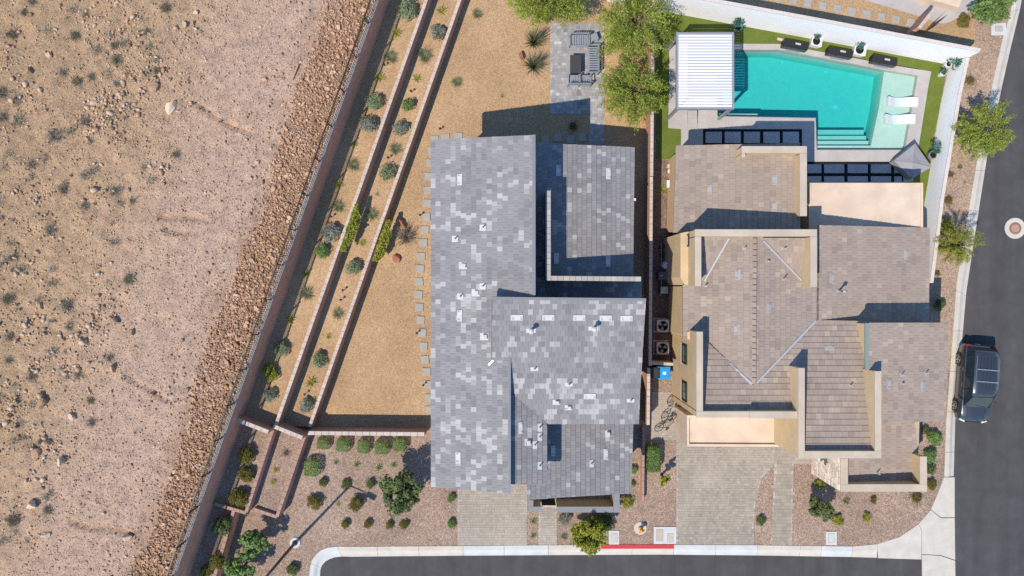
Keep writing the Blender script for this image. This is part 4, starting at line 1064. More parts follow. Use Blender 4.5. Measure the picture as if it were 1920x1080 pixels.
for nm, q in (('pebble_bed', BED1), ('pebble_bed', BED2)): structure(nm, sheet(nm, q, .035, DARKSOIL))
pd = tag(put('paving_slabs', None), kind='structure')
for x0, x1 in ((1323, 1353.5), (1359, 1389), (1395, 1425), (1431.5, 1462), (1468, 1498)):
    m = MB(); m.solid([P(x0, 247, .07), P(x1, 247, .07), P(x1, 268, .07), P(x0, 268, .07)], 0); m.build('paving_slab', [PADM], pd)
for x0, x1 in ((1514, 1540), (1545.5, 1583), (1589.5, 1627), (1633, 1671), (1677, 1691)):
    for y0, y1 in ((308, 324.5), (330.5, 341)):
        m = MB(); m.solid([P(x0, y0, .07), P(x1, y0, .07), P(x1, y1, .07), P(x0, y1, .07)], 0); m.build('paving_slab', [PADM], pd)
PLAST = mat_rough('pool_plaster', (.52, .54, .485), .05, 2, 40, .7, .05)
PEDGE = mat_rough('pool_waterline_tile', (.10, .25, .27), .15, 8, 40, .4, .05)
zw = -.06
pb = tag(put('pool', None), kind='structure'); pw = MB(); n = len(POOL); w = [P(*p, 0) for p in POOL]; cpool = P(1510, 170, 0)
def grow(p, k): d = (p - cpool); return p + d.normalized() * k
SHELF_L = [(1662, 131.7), (1652, 200), (1637, 270), (1637, 281)]
for i in range(n):
    a, b = grow(w[i], -.02), grow(w[(i + 1) % n], -.02); pw.add([(a.x, a.y, ZDK - .001), (b.x, b.y, ZDK - .001), (b.x, b.y, -1.9), (a.x, a.y, -1.9)], [[0, 1, 2, 3]])
pw.build('pool_wall', [PLAST], pb)
fl = MB(); fl.solid([(p.x, p.y, -1.55) for p in [P(1335, 88, 0), P(1470, 88, 0), P(1670, 125, 0), P(1650, 285, 0), P(1335, 285, 0)]], -1.8); fl.build('pool_floor', [PLAST], pb)
sh = MB(); sh.solid([P(x, y, 0) + Vector((0, 0, -.26)) for (x, y) in [(1662, 128), (1724, 138), (1700, 284), (1636, 284), (1637, 270), (1652, 200)]], -1.8); sh.build('sun_shelf', [PLAST], pb)
for i, (ya, yb) in enumerate(((271.5, 284), (261, 271.5), (250, 261), (237, 250))):
    st = MB(); st.solid([P(x, y, 0) + Vector((0, 0, -.26 - .25 * i)) for (x, y) in [(1528, ya), (1636.5 - i * .8, ya), (1636.5 - i * .8, yb), (1528, yb)]], -1.8); st.build('pool_step', [PLAST], pb)
be = MB(); be.solid([P(x, y, 0) + Vector((0, 0, -.34)) for (x, y) in [(1340, 210.5), (1424, 211), (1424, 220), (1340, 219.5)]], -1.8); be.build('pool_bench', [PLAST], pb)
dr = MB(); p = P(1588, 188, 0); dr.lathe([(.0, 0), (.17, 0), (.17, .012), (.10, .03), (.0, .03)], p.x, p.y, -1.55, 20); dr.build('drain_cover', [WHITEM], pb)
for x, y in ((1484, 102), (1568, 121)):
    dr = MB(); p = P(x, y, 0); dr.lathe([(.0, 0), (.08, 0), (.08, .012), (.0, .02)], p.x, p.y, -1.55, 12); dr.build('drain_cover', [WHITEM], pb)
def mat_water():
    m, nt, b = mat_base('pool_water'); nt.nodes.remove(b); co = geoco(nt)
    n1 = noise(nt, 5.5, 3, .6, co); n2 = noise(nt, 1.7, 2, .5, co)
    ad = N(nt, 'ShaderNodeMath', operation='ADD'); nt.links.new(n1.outputs[0], ad.inputs[0]); nt.links.new(n2.outputs[0], ad.inputs[1])
    bp = N(nt, 'ShaderNodeBump'); bp.inputs['Strength'].default_value = .5; bp.inputs['Distance'].default_value = .05; nt.links.new(ad.outputs[0], bp.inputs['Height'])
    tr = N(nt, 'ShaderNodeBsdfTransparent'); gl = N(nt, 'ShaderNodeBsdfGlossy'); gl.inputs['Roughness'].default_value = .04
    nt.links.new(bp.outputs[0], gl.inputs['Normal'])
    fr = N(nt, 'ShaderNodeFresnel'); fr.inputs['IOR'].default_value = 1.33; nt.links.new(bp.outputs[0], fr.inputs['Normal'])
    mx = N(nt, 'ShaderNodeMixShader'); nt.links.new(fr.outputs[0], mx.inputs[0]); nt.links.new(tr.outputs[0], mx.inputs[1]); nt.links.new(gl.outputs[0], mx.inputs[2])
    va = N(nt, 'ShaderNodeVolumeAbsorption'); va.inputs['Color'].default_value = (.14, .91, .935, 1); va.inputs['Density'].default_value = .95
    out = nt.nodes['Material Output']; nt.links.new(mx.outputs[0], out.inputs['Surface']); nt.links.new(va.outputs[0], out.inputs['Volume']); return m
wt = MB(); c = sum(w, Vector()) / n
wt.solid([(grow(p, .04).x, grow(p, .04).y, zw) for p in w], -1.85); structure('pool_water', wt.mesh('pool_water', [mat_water()]))
wtl = MB()
# pergola with louvred white roof
pg = thing('pergola', 'white louvred pergola with grey frame at the shallow end of the pool', 'pergola', P(1322, 132, 0))
zp = 3.0; a, b = P(1268.5, 60.5, zp), P(1376.5, 204.5, zp)
fr_ = MB(); T = .10
for (x0, y0, x1, y1) in ((a.x, a.y - T, b.x, a.y), (a.x, b.y, b.x, b.y + T), (a.x, b.y + T + .001, a.x + T, a.y - T - .001), (b.x - T, b.y + T + .001, b.x, a.y - T - .001)):
    fr_.solid([(x0, y0, zp), (x1, y0, zp), (x1, y1, zp), (x0, y1, zp)], zp - .24)
fr_.build('frame', [GREYM], pg)
for (x, y) in ((a.x + .09, a.y - .09), (b.x - .09, a.y - .09), (a.x + .09, b.y + .09), (b.x - .09, b.y + .09)):
    m = MB(); m.box(x, y, (zp - .25) / 2, .15, .15, zp - .25); m.build('post', [GREYM], pg)
nl = 25; L = (a.y - b.y - 2 * T); sl = MB(); sl.box(0, 0, 0, b.x - a.x - 2 * T - .02, L / nl - .03, .03, bev=.008); lme = sl.mesh('louvre', [LOUVRE])
for i in range(nl):
    put('louvre', lme, pg, Matrix.Translation(((a.x + b.x) / 2, a.y - T - L * (i + .5) / nl, zp - .05)) @ Matrix.Rotation(.10 if i != 12 else .30, 4, 'X'))
# steps down beside the pergola
st = tag(put('deck_steps', None), kind='structure')
for i, (ya, yb) in enumerate(((207, 214.5), (214.5, 222.5), (222.5, 231), (231, 240))):
    m = MB(); m.solid([P(1289, ya, .2), P(1307, ya, .2), P(1307, yb, .2), P(1289, yb, .2)], 0); 
    m = MB(); z = .36 - .07 * i; m.solid([P(1290, ya, z), P(1307, ya, z), P(1307, yb - .4, z), P(1290, yb - .4, z)], .05); m.build('step', [CONC_G], st)
# raised spillway blocks on the pool edge
def spill(cx, cy, rz, label):
    p = P(cx, cy, 0); root = thing('spillway_block', label, 'water feature', p, rz, group='spillways along the pool edge')
    m = MB(); m.box(0, 0, .28, 1.55, .42, .56, bev=.01); put('block', m.mesh('block', [BLACKM]), root, local=True)
    for i in (-1, 0, 1):
        t = MB(); t.box(i * .5, -.218, .33, .46, .02, .40, bev=.006); put('tile_panel', t.mesh('tile_panel', [TILE_K]), root, local=True)
    l = MB(); l.box(0, -.27, .14, .85, .12, .03); put('spill_lip', l.mesh('spill_lip', [METAL_G]), root, local=True)
    k = MB(); k.box(.12, .05, .60, .34, .12, .08, bev=.03); put('stone_cap', k.mesh('stone_cap', [COPING]), root, local=True)
TILE_K = mat_plain('black_glass_tile', (.03, .03, .035), .3)
spill(1486, 89, -.19, 'black tiled spillway on the pool edge nearest the pergola'); spill(1569, 103, -.19, 'black tiled spillway between the two white square planters'); spill(1651, 118, -.19, 'black tiled spillway nearest the shallow sun shelf')
lg = thing('firewood_log', 'pale cream log lying on the turf beside the pergola-side spillway', 'log', P(1464, 76, .0), -.3)
m = MB(); m.tube([(-.28, 0, .1), (-.05, .02, .1), (.25, 0, .1)], [.09, .1, .08], 9); put('log', m.mesh('log', [COPING]), lg, local=True)
# white wavy in-water loungers
def wavy(cx, cy, label, rz):
    p = P(cx, cy, 0); root = thing('pool_lounger', label, 'lounger', (p.x, p.y, -.26), rz, group='white loungers on the sun shelf')
    n = 22; vs = []; L = 1.80; W = .60
    def prof(t): return .20 + .16 * math.sin(t * 2 * math.pi * .95 + 2.6) + .20 * max(0, t - .55) ** 1.2
    for i in range(n + 1):
        t = i / n; x = (t - .5) * L; z = prof(t)
        for yy in (-W / 2, W / 2): vs.append((x, yy, z + .03)); vs.append((x, yy, 0.02))
    fs = []
    for i in range(n):
        o = i * 4; q = o + 4
        fs += [[o, q, q + 2, o + 2], [o + 1, o + 3, q + 3, q + 1], [o, o + 1, q + 1, q], [o + 2, q + 2, q + 3, o + 3]]
    fs += [[0, 2, 3, 1], [n * 4, n * 4 + 1, n * 4 + 3, n * 4 + 2]]
    put('shell', new_mesh('shell', vs, fs, [WHITEM]), root, local=True)
wavy(1692, 191, 'white wavy lounger in the shallow water, closer to the white wall corner', -.06); wavy(1687, 223.5, 'white wavy lounger in the shallow water, closer to the pool steps', -.03)
# daybed under a grey fitted cover
GREYF = mat_rough('grey_canvas', (.26, .26, .27), .06, 3, 80, .85, .2)
um = thing('covered_daybed', 'daybed under a grey peaked fabric cover by the paving slabs', 'daybed', P(1711, 304, 0))
cn = [P(1716, 269, .95), P(1747, 313, .85), P(1710, 336, .72), P(1676, 301, .82)]; ctr = P(1712, 305, 1.08)
for i in range(4):
    q, r2 = cn[i], cn[(i + 1) % 4]; mb = MB(); mdl = (q + r2) / 2 + Vector((0, 0, -.03)); q1 = q.lerp(ctr, .02)
    mb.add([q, mdl, r2, ctr, (q + ctr) / 2 + Vector((0, 0, -.02)), (r2 + ctr) / 2 + Vector((0, 0, -.02)), (mdl + ctr) / 2 + Vector((0, 0, -.035))], [[0, 1, 6, 4], [1, 2, 5, 6], [4, 6, 3], [6, 5, 3]]); mb.build('cover_panel', [GREYF], um)
    mb = MB(); mb.tube([q + Vector((0, 0, .01)), (q + ctr) / 2 + Vector((0, 0, -.005)), ctr + Vector((0, 0, .012))], .014, 5); mb.build('seam', [GREYF], um)
    mb = MB(); a2, b2 = q.copy(), r2.copy(); a3 = q + (ctr - q) * .06; b3 = r2 + (ctr - r2) * .06
    mb.add([q, r2, (b3.x, b3.y, .12), (a3.x, a3.y, .12)], [[0, 1, 2, 3]]); mb.build('cover_skirt', [GREYF], um)
    mb = MB(); mb.box(a3.x * .9 + ctr.x * .1, a3.y * .9 + ctr.y * .1, .07, .06, .06, .14); mb.build('leg', [BLACKM], um)

# ------------------------------------------------------------------ side passage: pool equipment, air conditioners, bins, bicycles
BEIGE = mat_plain('beige_enamel', (.42, .38, .32), .5)
def ac(cx, cy, label):
    p = P(cx, cy, .8); r = thing('air_conditioner', label, 'air conditioner', (p.x, p.y, 0), group='air conditioners in the side passage')
    m = MB(); m.box(0, 0, .04, .9, .9, .08); put('plinth', m.mesh('plinth', [CONC]), r, local=True)
    m = MB(); h = .40
    for s_ in (-1, 1): m.box(s_ * .36, 0, .45, .03, .74, .72); m.box(0, s_ * .36, .45, .69, .03, .72)
    put('casing', m.mesh('casing', [GREYM]), r, local=True)
    m = MB(); n = 28; vs = []; 
    for k in range(n):
        an = 2 * math.pi * k / n; cx_, sy_ = math.cos(an), math.sin(an); q = .38 / max(abs(cx_), abs(sy_))
        q = min(q, .47); vs += [(cx_ * q, sy_ * q, .84), (cx_ * .31, sy_ * .31, .84), (cx_ * .31, sy_ * .31, .74), (cx_ * q, sy_ * q, .80)]
    fs = []
    for k in range(n):
        o, q = k * 4, ((k + 1) % n) * 4; fs += [[o, q, q + 1, o + 1], [o + 1, q + 1, q + 2, o + 2], [o + 3, q + 3, q, o]]
    put('top_panel', new_mesh('top_panel', vs, fs, [BEIGE]), r, local=True)
    bl = MB()
    for k in range(3):
        an = k * 2.094 + .4; c_, s_ = math.cos(an), math.sin(an); bl.add([(c_ * .05 - s_ * .05, s_ * .05 + c_ * .05, .70), (c_ * .29 - s_ * .11, s_ * .29 + c_ * .11, .70), (c_ * .29 + s_ * .11, s_ * .29 - c_ * .11, .75), (c_ * .05 + s_ * .05, s_ * .05 - c_ * .05, .75)], [[0, 1, 2, 3]])
    put('fan_blade', bl.mesh('fan_blade', [GREYM]), r, local=True)
    m = MB(); m.lathe([(.07, .68), (.07, .78), (.04, .80)], n=14); put('fan_hub', m.mesh('fan_hub', [BLACKM]), r, local=True)
    m = MB(); m.box(0, 0, .3, .7, .7, .02); put('coil', m.mesh('coil', [BLACKM]), r, local=True)
    for k in range(12):
        an = 2 * math.pi * k / 12; m = MB(); m.tube([(math.cos(an) * .06, math.sin(an) * .06, .83), (math.cos(an) * .32, math.sin(an) * .32, .835)], .005, 4); put('grille_wire', m.mesh('grille_wire', [BLACKM]), r, local=True)
ac(1243, 611, 'beige square air conditioner with round fan, nearer the pool equipment'); ac(1242.5, 653, 'beige square air conditioner with round fan, nearer the bins')
BLUE = mat_plain('blue_plastic', (.01, .25, .62), .4); LIDK = mat_plain('black_plastic', (.02, .02, .022), .45)
def bin_(cx, cy, mat, label, w, d):
    p = P(cx, cy, 1.0); r = thing('wheelie_bin', label, 'bin', (p.x, p.y, 0.03))
    m = MB(); hb, ht = .36, .5; vs = [(x * w * .42, y * d * .42, .06) for x, y in ((-1, -1), (1, -1), (1, 1), (-1, 1))] + [(x * w * .5, y * d * .5, .92) for x, y in ((-1, -1), (1, -1), (1, 1), (-1, 1))]
    m.add(vs, [[3, 2, 1, 0], [0, 1, 5, 4], [1, 2, 6, 5], [2, 3, 7, 6], [3, 0, 4, 7]]); put('body', m.mesh('body', [mat]), r, local=True)
    m = MB(); m.box(0, 0, .96, w * 1.06, d * 1.06, .07, bev=.03); m.box(w * .05, 0, 1.0, w * .7, d * .8, .03, bev=.012); put('lid', m.mesh('lid', [mat]), r, local=True)
    m = MB(); m.tube([(-w * .6, -d * .35, .9), (-w * .6, d * .35, .9)], .018, 6); put('handle', m.mesh('handle', [LIDK]), r, local=True)
    for s_ in (-1, 1):
        m = MB(); m.tube([(-w * .4, s_ * d * .44, .1), (-w * .4, s_ * d * .5, .1)], .1, 12); put('wheel', m.mesh('wheel', [LIDK]), r, local=True)
    if mat is BLUE:
        m = MB(); m.box(.02, -.02, 1.018, .2, .17, .006); put('lid_sticker', m.mesh('lid_sticker', [WHITEM]), r, local=True)
bin_(1245, 699, BLUE, 'bright blue wheelie bin in the side passage', .74, .72); bin_(1229, 699, LIDK, 'black wheelie bin beside the bright blue one', .56, .66)
def bike(cx, cy, rz, label, mat):
    p = P(cx, cy, .0); r = thing('bicycle', label, 'bicycle', (p.x, p.y, .03), rz, group='bicycles against the tan wall')
    def C(name, mb, mt): put(name, mb.mesh(name, [mt]), r, Matrix.Rotation(.45, 4, 'X'), local=True)
    for x in (-.52, .52):
        m = MB(); m.tube([(x + .31 * math.cos(t), 0, .33 + .31 * math.sin(t)) for t in np.linspace(0, 2 * math.pi, 21)], .022, 6, cap=False)
        for k in range(6):
            t = k * math.pi / 6; m.tube([(x + .3 * math.cos(t), 0, .33 + .3 * math.sin(t)), (x - .3 * math.cos(t), 0, .33 - .3 * math.sin(t))], .004, 3)
        C('wheel', m, LIDK)
    m = MB()
    for q in ([(-.52, 0, .33), (-.08, 0, .3), (.38, 0, .82), (-.18, 0, .78), (-.08, 0, .3)], [(-.52, 0, .33), (-.18, 0, .78)], [(.52, 0, .33), (.36, 0, .95)]): m.tube(q, .018, 6)
    C('frame', m, mat)
    m = MB(); m.box(-.2, 0, .9, .26, .13, .06, bev=.025); m.tube([(-.18, 0, .78), (-.2, 0, .88)], .014, 6); C('saddle', m, LIDK)
    m = MB(); m.tube([(.3, -.28, .98), (.36, -.1, 1.0), (.36, .1, 1.0), (.3, .28, .98)], .014, 6); C('handlebar', m, GREYM)
bike(1246, 763, 1.2, 'pale bicycle leaning on the tan wall, nearer the bins', mat_plain('pale_frame_paint', (.35, .38, .42), .35)); bike(1243, 786, .7, 'dark bicycle leaning on the tan wall, nearer the driveway', BLACKM)
# pool pump set
pe = thing('pool_pump_set', 'black pool pumps and pipes on the passage floor', 'pump', P(1248, 470, 0))
for (x, y, r_, h) in ((1242, 462, .14, .4), (1252, 462, .12, .35), (1242, 478, .13, .38), (1253, 478, .1, .3)):
    p = P(x, y, .3); m = MB(); m.lathe([(r_, 0), (r_, h * .7), (r_ * .6, h * .8), (r_ * .6, h)], p.x, p.y, 0.01, 12); m.build('pump', [LIDK], pe)
for q in ([(1240, 455), (1240, 490)], [(1248, 452), (1256, 452), (1256, 486)], [(1244, 470), (1258, 470)], [(1243, 490), (1238, 555)]):
    m = MB(); m.tube([P(x, y, .35) for x, y in q], .035, 7); m.build('pipe', [GREYM], pe)
pf = thing('pool_filter', 'round white-topped pool filter tank between pumps and grey box', 'filter', P(1250, 497, 0)); p = P(1250.5, 497, 1.0)
m = MB(); m.lathe([(.22, 0), (.24, .1), (.24, .75), (.2, .92), (.08, 1.0)], p.x, p.y, 0.01, 18); m.build('tank', [WHITEM], pf, True); m = MB(); m.lathe([(.03, 1.0), (.03, 1.06)], p.x, p.y, 0.01, 8); m.build('gauge', [BLACKM], pf)
hb = thing('heater_box', 'dark flat-topped pool heater beside the round filter', 'heater', P(1243, 517, 0)); p = P(1243, 517, .8); m = MB(); m.box(p.x, p.y, .4, .52, .5, .8, bev=.03); m.build('casing', [mat_plain('dark_grey_enamel', (.09, .10, .11), .45)], hb)
m = MB(); m.tube([(p.x - .1, p.y, .8), (p.x - .1, p.y, .92)], .07, 10); m.build('flue', [GREYM], hb)
hb = thing('equipment_box', 'beige equipment cabinet on the passage floor above the air conditioners', 'cabinet', P(1246, 544, 0)); p = P(1246, 544, .7); m = MB(); m.box(p.x, p.y, .35, .46, .44, .7, bev=.02); m.build('casing', [BEIGE], hb); m = MB(); m.box(p.x - .26, p.y, .4, .05, .3, .3); m.build('panel', [BLACKM], hb)
for (x, y, lab, k) in ((1255, 311, 'small white bucket at the corner of the turf', 0), (1256.5, 321, 'round white lidded tub beside the brown roof edge', 1)):
    p = P(x, y, .3); r = thing('tub', lab, 'tub', (p.x, p.y, .005)); m = MB(); m.lathe([(.11, 0), (.14, .28)], n=16); put('body', m.mesh('body', [WHITEM]), r, local=True)
    m = MB(); m.lathe([(.15, .28), (.15, .31), (.05, .32)], n=16); put('lid', m.mesh('lid', [WHITEM if k else BEIGE]), r, local=True)
    if k: m = MB(); m.tube([(-.06, -.1, .32), (0, 0, .36), (.02, .1, .32)], .012, 5); put('handle', m.mesh('handle', [BLACKM]), r, local=True)
hs = thing('garden_hose_box', 'white storage box with a clay pot beside the brown roof edge', 'box', P(1256, 340, 0)); p = P(1256, 345, .3); m = MB(); m.box(p.x, p.y, .2, .36, .44, .4, bev=.03); m.build('body', [WHITEM], hs); m = MB(); m.box(p.x, p.y, .42, .39, .47, .04, bev=.012); m.build('lid', [WHITEM], hs)
# ------------------------------------------------------------------ fire-pit seating
FUR = mat_plain('blue_grey_aluminium', (.22, .245, .29), .5)
def slat_seat(name, label, cx, cy, rz, L, D, ns, cat):
    """slatted outdoor seat: L wide, D deep, facing -y before turning."""
    p = P(cx, cy, .4); r = thing(name, label, cat, (p.x, p.y, .03), rz)
    def C(nm, mb): put(nm, mb.mesh(nm, [FUR]), r, local=True)
    w = L / ns
    sm_ = MB(); sm_.box(0, -.02, .40, w * .62, D - .08, .04); sme = sm_.mesh('seat_slat', [FUR])
    bm_ = MB(); bm_.box(0, 0, .60, w * .5, .025, .34); bme = bm_.mesh('back_slat', [FUR])
    for i in range(ns):
        x = -L / 2 + w * (i + .5); put('seat_slat', sme, r, Matrix.Translation((x, 0, 0)), local=True); put('back_slat', bme, r, Matrix.Translation((x, D / 2 - .05, 0)), local=True)
    m = MB()
    for y in (-D / 2 + .03, D / 2 - .05): m.box(0, y, .365, L, .05, .05)
    C('seat_frame', m); m = MB(); m.box(0, D / 2 - .05, .80, L + .04, .05, .045); C('back_rail', m)
    for s_ in (-1, 1):
        m = MB(); m.box(s_ * (L / 2 + .03), -.01, .62, .06, D - .02, .035); C('armrest', m)
        for y in (-D / 2 + .03, D / 2 - .05): m = MB(); m.box(s_ * (L / 2 + .03), y, .31 if y < 0 else .4, .045, .045, .60 if y < 0 else .79); C('leg', m)
slat_seat('loveseat', 'grey slatted loveseat at the head of the fire table, next to the side table', 1086, 76, 0, 1.15, .72, 8, 'bench')
slat_seat('sofa', 'long grey slatted sofa along the side of the fire table', 1112, 112, -math.pi / 2, 1.62, .72, 11, 'sofa')
slat_seat('armchair', 'grey slatted armchair below the fire table, away from the sofa', 1075, 151, math.pi, .62, .68, 4, 'chair'); slat_seat('armchair', 'grey slatted armchair below the fire table, close to the sofa end', 1097, 151, math.pi, .62, .68, 4, 'chair')
ft = thing('fire_table', 'dark rectangular fire table in the middle of the paver patio', 'table', P(1080, 120, .03)); p = P(1079.5, 120, .6)
m = MB(); m.box(p.x, p.y, .58, .70, 1.12, .06, bev=.015); m.build('top', [mat_plain('charcoal_metal', (.035, .037, .042), .6)], ft); m = MB(); m.box(p.x, p.y, .29, .58, .98, .52); m.build('base', [BLACKM], ft)
stb = thing('side_table', 'small square grey side table set askew beside the loveseat', 'table', P(1113, 74, .03), .35); m = MB(); m.box(0, 0, .48, .44, .44, .04, bev=.01); put('top', m.mesh('top', [FUR]), stb, local=True)
for sx in (-1, 1):
    for sy in (-1, 1): m = MB(); m.box(sx * .19, sy * .19, .23, .04, .04, .46); put('leg', m.mesh('leg', [FUR]), stb, local=True)
gh = tag(put('gas_hose', MB().tube([P(1090, 88, .045), P(1087, 94, .045), P(1084, 102, .045)], .012, 5).mesh('gas_hose', [mat_plain('orange_hose', (.45, .12, .05), .5)])), 'thin orange hose between the loveseat and the fire table', 'hose')

# ------------------------------------------------------------------ street things
lp = thing('street_lamp', 'tall dark lamp post on a round concrete footing, arm out of view', 'street lamp', P(553, 1018, 0))
p = P(553.5, 1017.5, 0); m = MB(); m.lathe([(.34, 0), (.34, .05), (.31, .07)], p.x, p.y, 0, 28); m.build('footing', [CONC_L], lp)
Hh = 6.9; m = MB(); m.lathe([(.17, .07), (.17, .11), (.105, .13), (.10, .3), (.06, Hh)], p.x, p.y, 0, 14); m.build('pole', [mat_plain('brown_pole_paint', (.10, .065, .045), .5)], lp, True)
ar = Vector((1.10, -.58, 0)); tp = Vector((p.x, p.y, Hh - .1)); m = MB(); m.tube([tp, tp + ar * .5 + Vector((0, 0, .12)), tp + ar + Vector((0, 0, .14))], [.045, .04, .035], 8); m.build('arm', [IRON], lp)
m = MB(); hd = tp + ar * 1.18 + Vector((0, 0, .12)); m.box(hd.x, hd.y, hd.z, .62, .36, .12, math.atan2(ar.y, ar.x), bev=.04); m.build('lamp_head', [IRON], lp)
mh = thing('manhole', 'round concrete collar with rusty manhole cover in the asphalt road', 'manhole', P(1903, 428, -.12)); p = P(1903.5, 428, -.11)
m = MB(); m.lathe([(.66, -.1), (.66, .012), (.64, .018)], p.x, p.y, -.12, 36); m.build('collar', [CONC], mh); m = MB(); m.lathe([(.38, .016), (.38, .026), (.36, .028)], p.x, p.y, -.12, 32); m.build('ring', [mat_rough('rusty_iron', (.24, .13, .085), .2, 8, 60, .8, .4)], mh)
m = MB(); m.lathe([(.26, .02), (.26, .034), (.25, .036)], p.x, p.y, -.12, 32); m.build('cover', [mat_rough('worn_iron', (.38, .24, .17), .15, 8, 60, .7, .4)], mh)
LIDB = mat_rough('buff_box_lid', (.44, .36, .29), .08, 5, 50, .8, .2)
def ubox(x0, y0, x1, y1, lids, label):
    r = thing('utility_box', label, 'utility box', P((x0 + x1) / 2, (y0 + y1) / 2, 0)); m = MB(); m.solid([P(x0, y0, .05), P(x1, y0, .05), P(x1, y1, .05), P(x0, y1, .05)], 0); m.build('pad', [CONC_L], r)
    for (a_, b_, c_, d_, mt) in lids:
        m = MB(); m.solid([P(a_ - .8, b_ - .8, .054), P(c_ + .8, b_ - .8, .054), P(c_ + .8, d_ + .8, .054), P(a_ - .8, d_ + .8, .054)], .03); m.build('lid_frame', [GREYM], r)
        m = MB(); m.solid([P(a_, b_, .062), P(c_, b_, .062), P(c_, d_, .062), P(a_, d_, .062)], .04); m.build('lid', [mt], r)
ubox(1142, 995, 1161, 1021, [(1147, 1001, 1157, 1016, CONC)], 'small concrete utility box with grey lid beside the yellow-green tree'); ubox(1226, 988, 1268, 1020, [(1231, 993, 1243, 1014, LIDB), (1252, 1001, 1262, 1016, COPING)], 'wide concrete utility pad with two buff lids beside the brown driveway')
ubox(1549, 997, 1569, 1022, [(1554, 1001, 1564, 1017, CONC)], 'concrete utility box with pale lid in the corner gravel garden'); ubox(1859, 43, 1886, 66, [(1867, 49, 1879, 58, LIDB)], 'concrete utility box with buff lid at the top of the verge')
hy = thing('fire_hydrant', 'orange-yellow fire hydrant on a small pale rock pad beside the red kerb', 'hydrant', P(1200, 990, 0)); p = P(1200.5, 990, 0)
YEL = mat_plain('yellow_hydrant_paint', (.62, .30, .06), .45)
m = MB(); m.lathe([(.40, 0), (.41, .03), (.38, .05)], p.x, p.y, 0, 11); m.build('pad', [CONC], hy); m = MB(); m.lathe([(.16, .04), (.16, .09), (.10, .10), (.10, .5), (.13, .52), (.13, .56), (.11, .62), (.06, .68), (.03, .69), (.03, .74)], p.x, p.y, 0, 16); m.build('barrel', [YEL], hy, True)
for an in (0, 2.1, 4.2): m = MB(); d = Vector((math.cos(an), math.sin(an), 0)); c0 = Vector((p.x, p.y, .42)); m.tube([c0 + d * .08, c0 + d * .17, c0 + d * .171, c0 + d * .2], [.05, .05, .065, .065], 10); m.build('outlet', [YEL], hy)
for (x, y) in ((1212, 985),): pass
# low garden lights
GL = [(722, 124, ZA, 'upper terrace, above the yellow-green agave'), (623, 407, ZA, 'upper terrace, above the grey bush'), (506, 718, ZA, 'upper terrace, near its foot'), (772, 173, ZB, 'lower terrace, above the round green bush'), (729, 297, ZB, 'lower terrace, above the sage bush'),
      (685, 427, ZB, 'lower terrace, beside the vine'), (645, 544, ZB, 'lower terrace, higher of the close pair'), (641, 562, ZB, 'lower terrace, lower of the close pair'), (574, 738, ZB, 'lower terrace, near its foot'), (783, 624, 0, 'gravel yard beside the stepping stones'), (795, 721, 0, 'gravel yard near the lowest stepping stones'), (789, 404, 0, 'gravel yard near the red boulder'), (826, 243, 0, 'gravel yard by the roof corner')]
gl1 = MB().lathe([(.02, 0), (.02, .3), (.07, .32), (.075, .36), (.03, .42)], n=10).mesh('stem', [BLACKM]); gl2 = MB().lathe([(.06, .30), (.06, .318)], n=10).mesh('lens', [WHITEM])
for (x, y, z, w_) in GL:
    r = thing('garden_light', 'small black garden light on the ' + w_, 'garden light', P(x, y, z), group='low garden lights'); put('stem', gl1, r, local=True); put('lens', gl2, r, local=True)
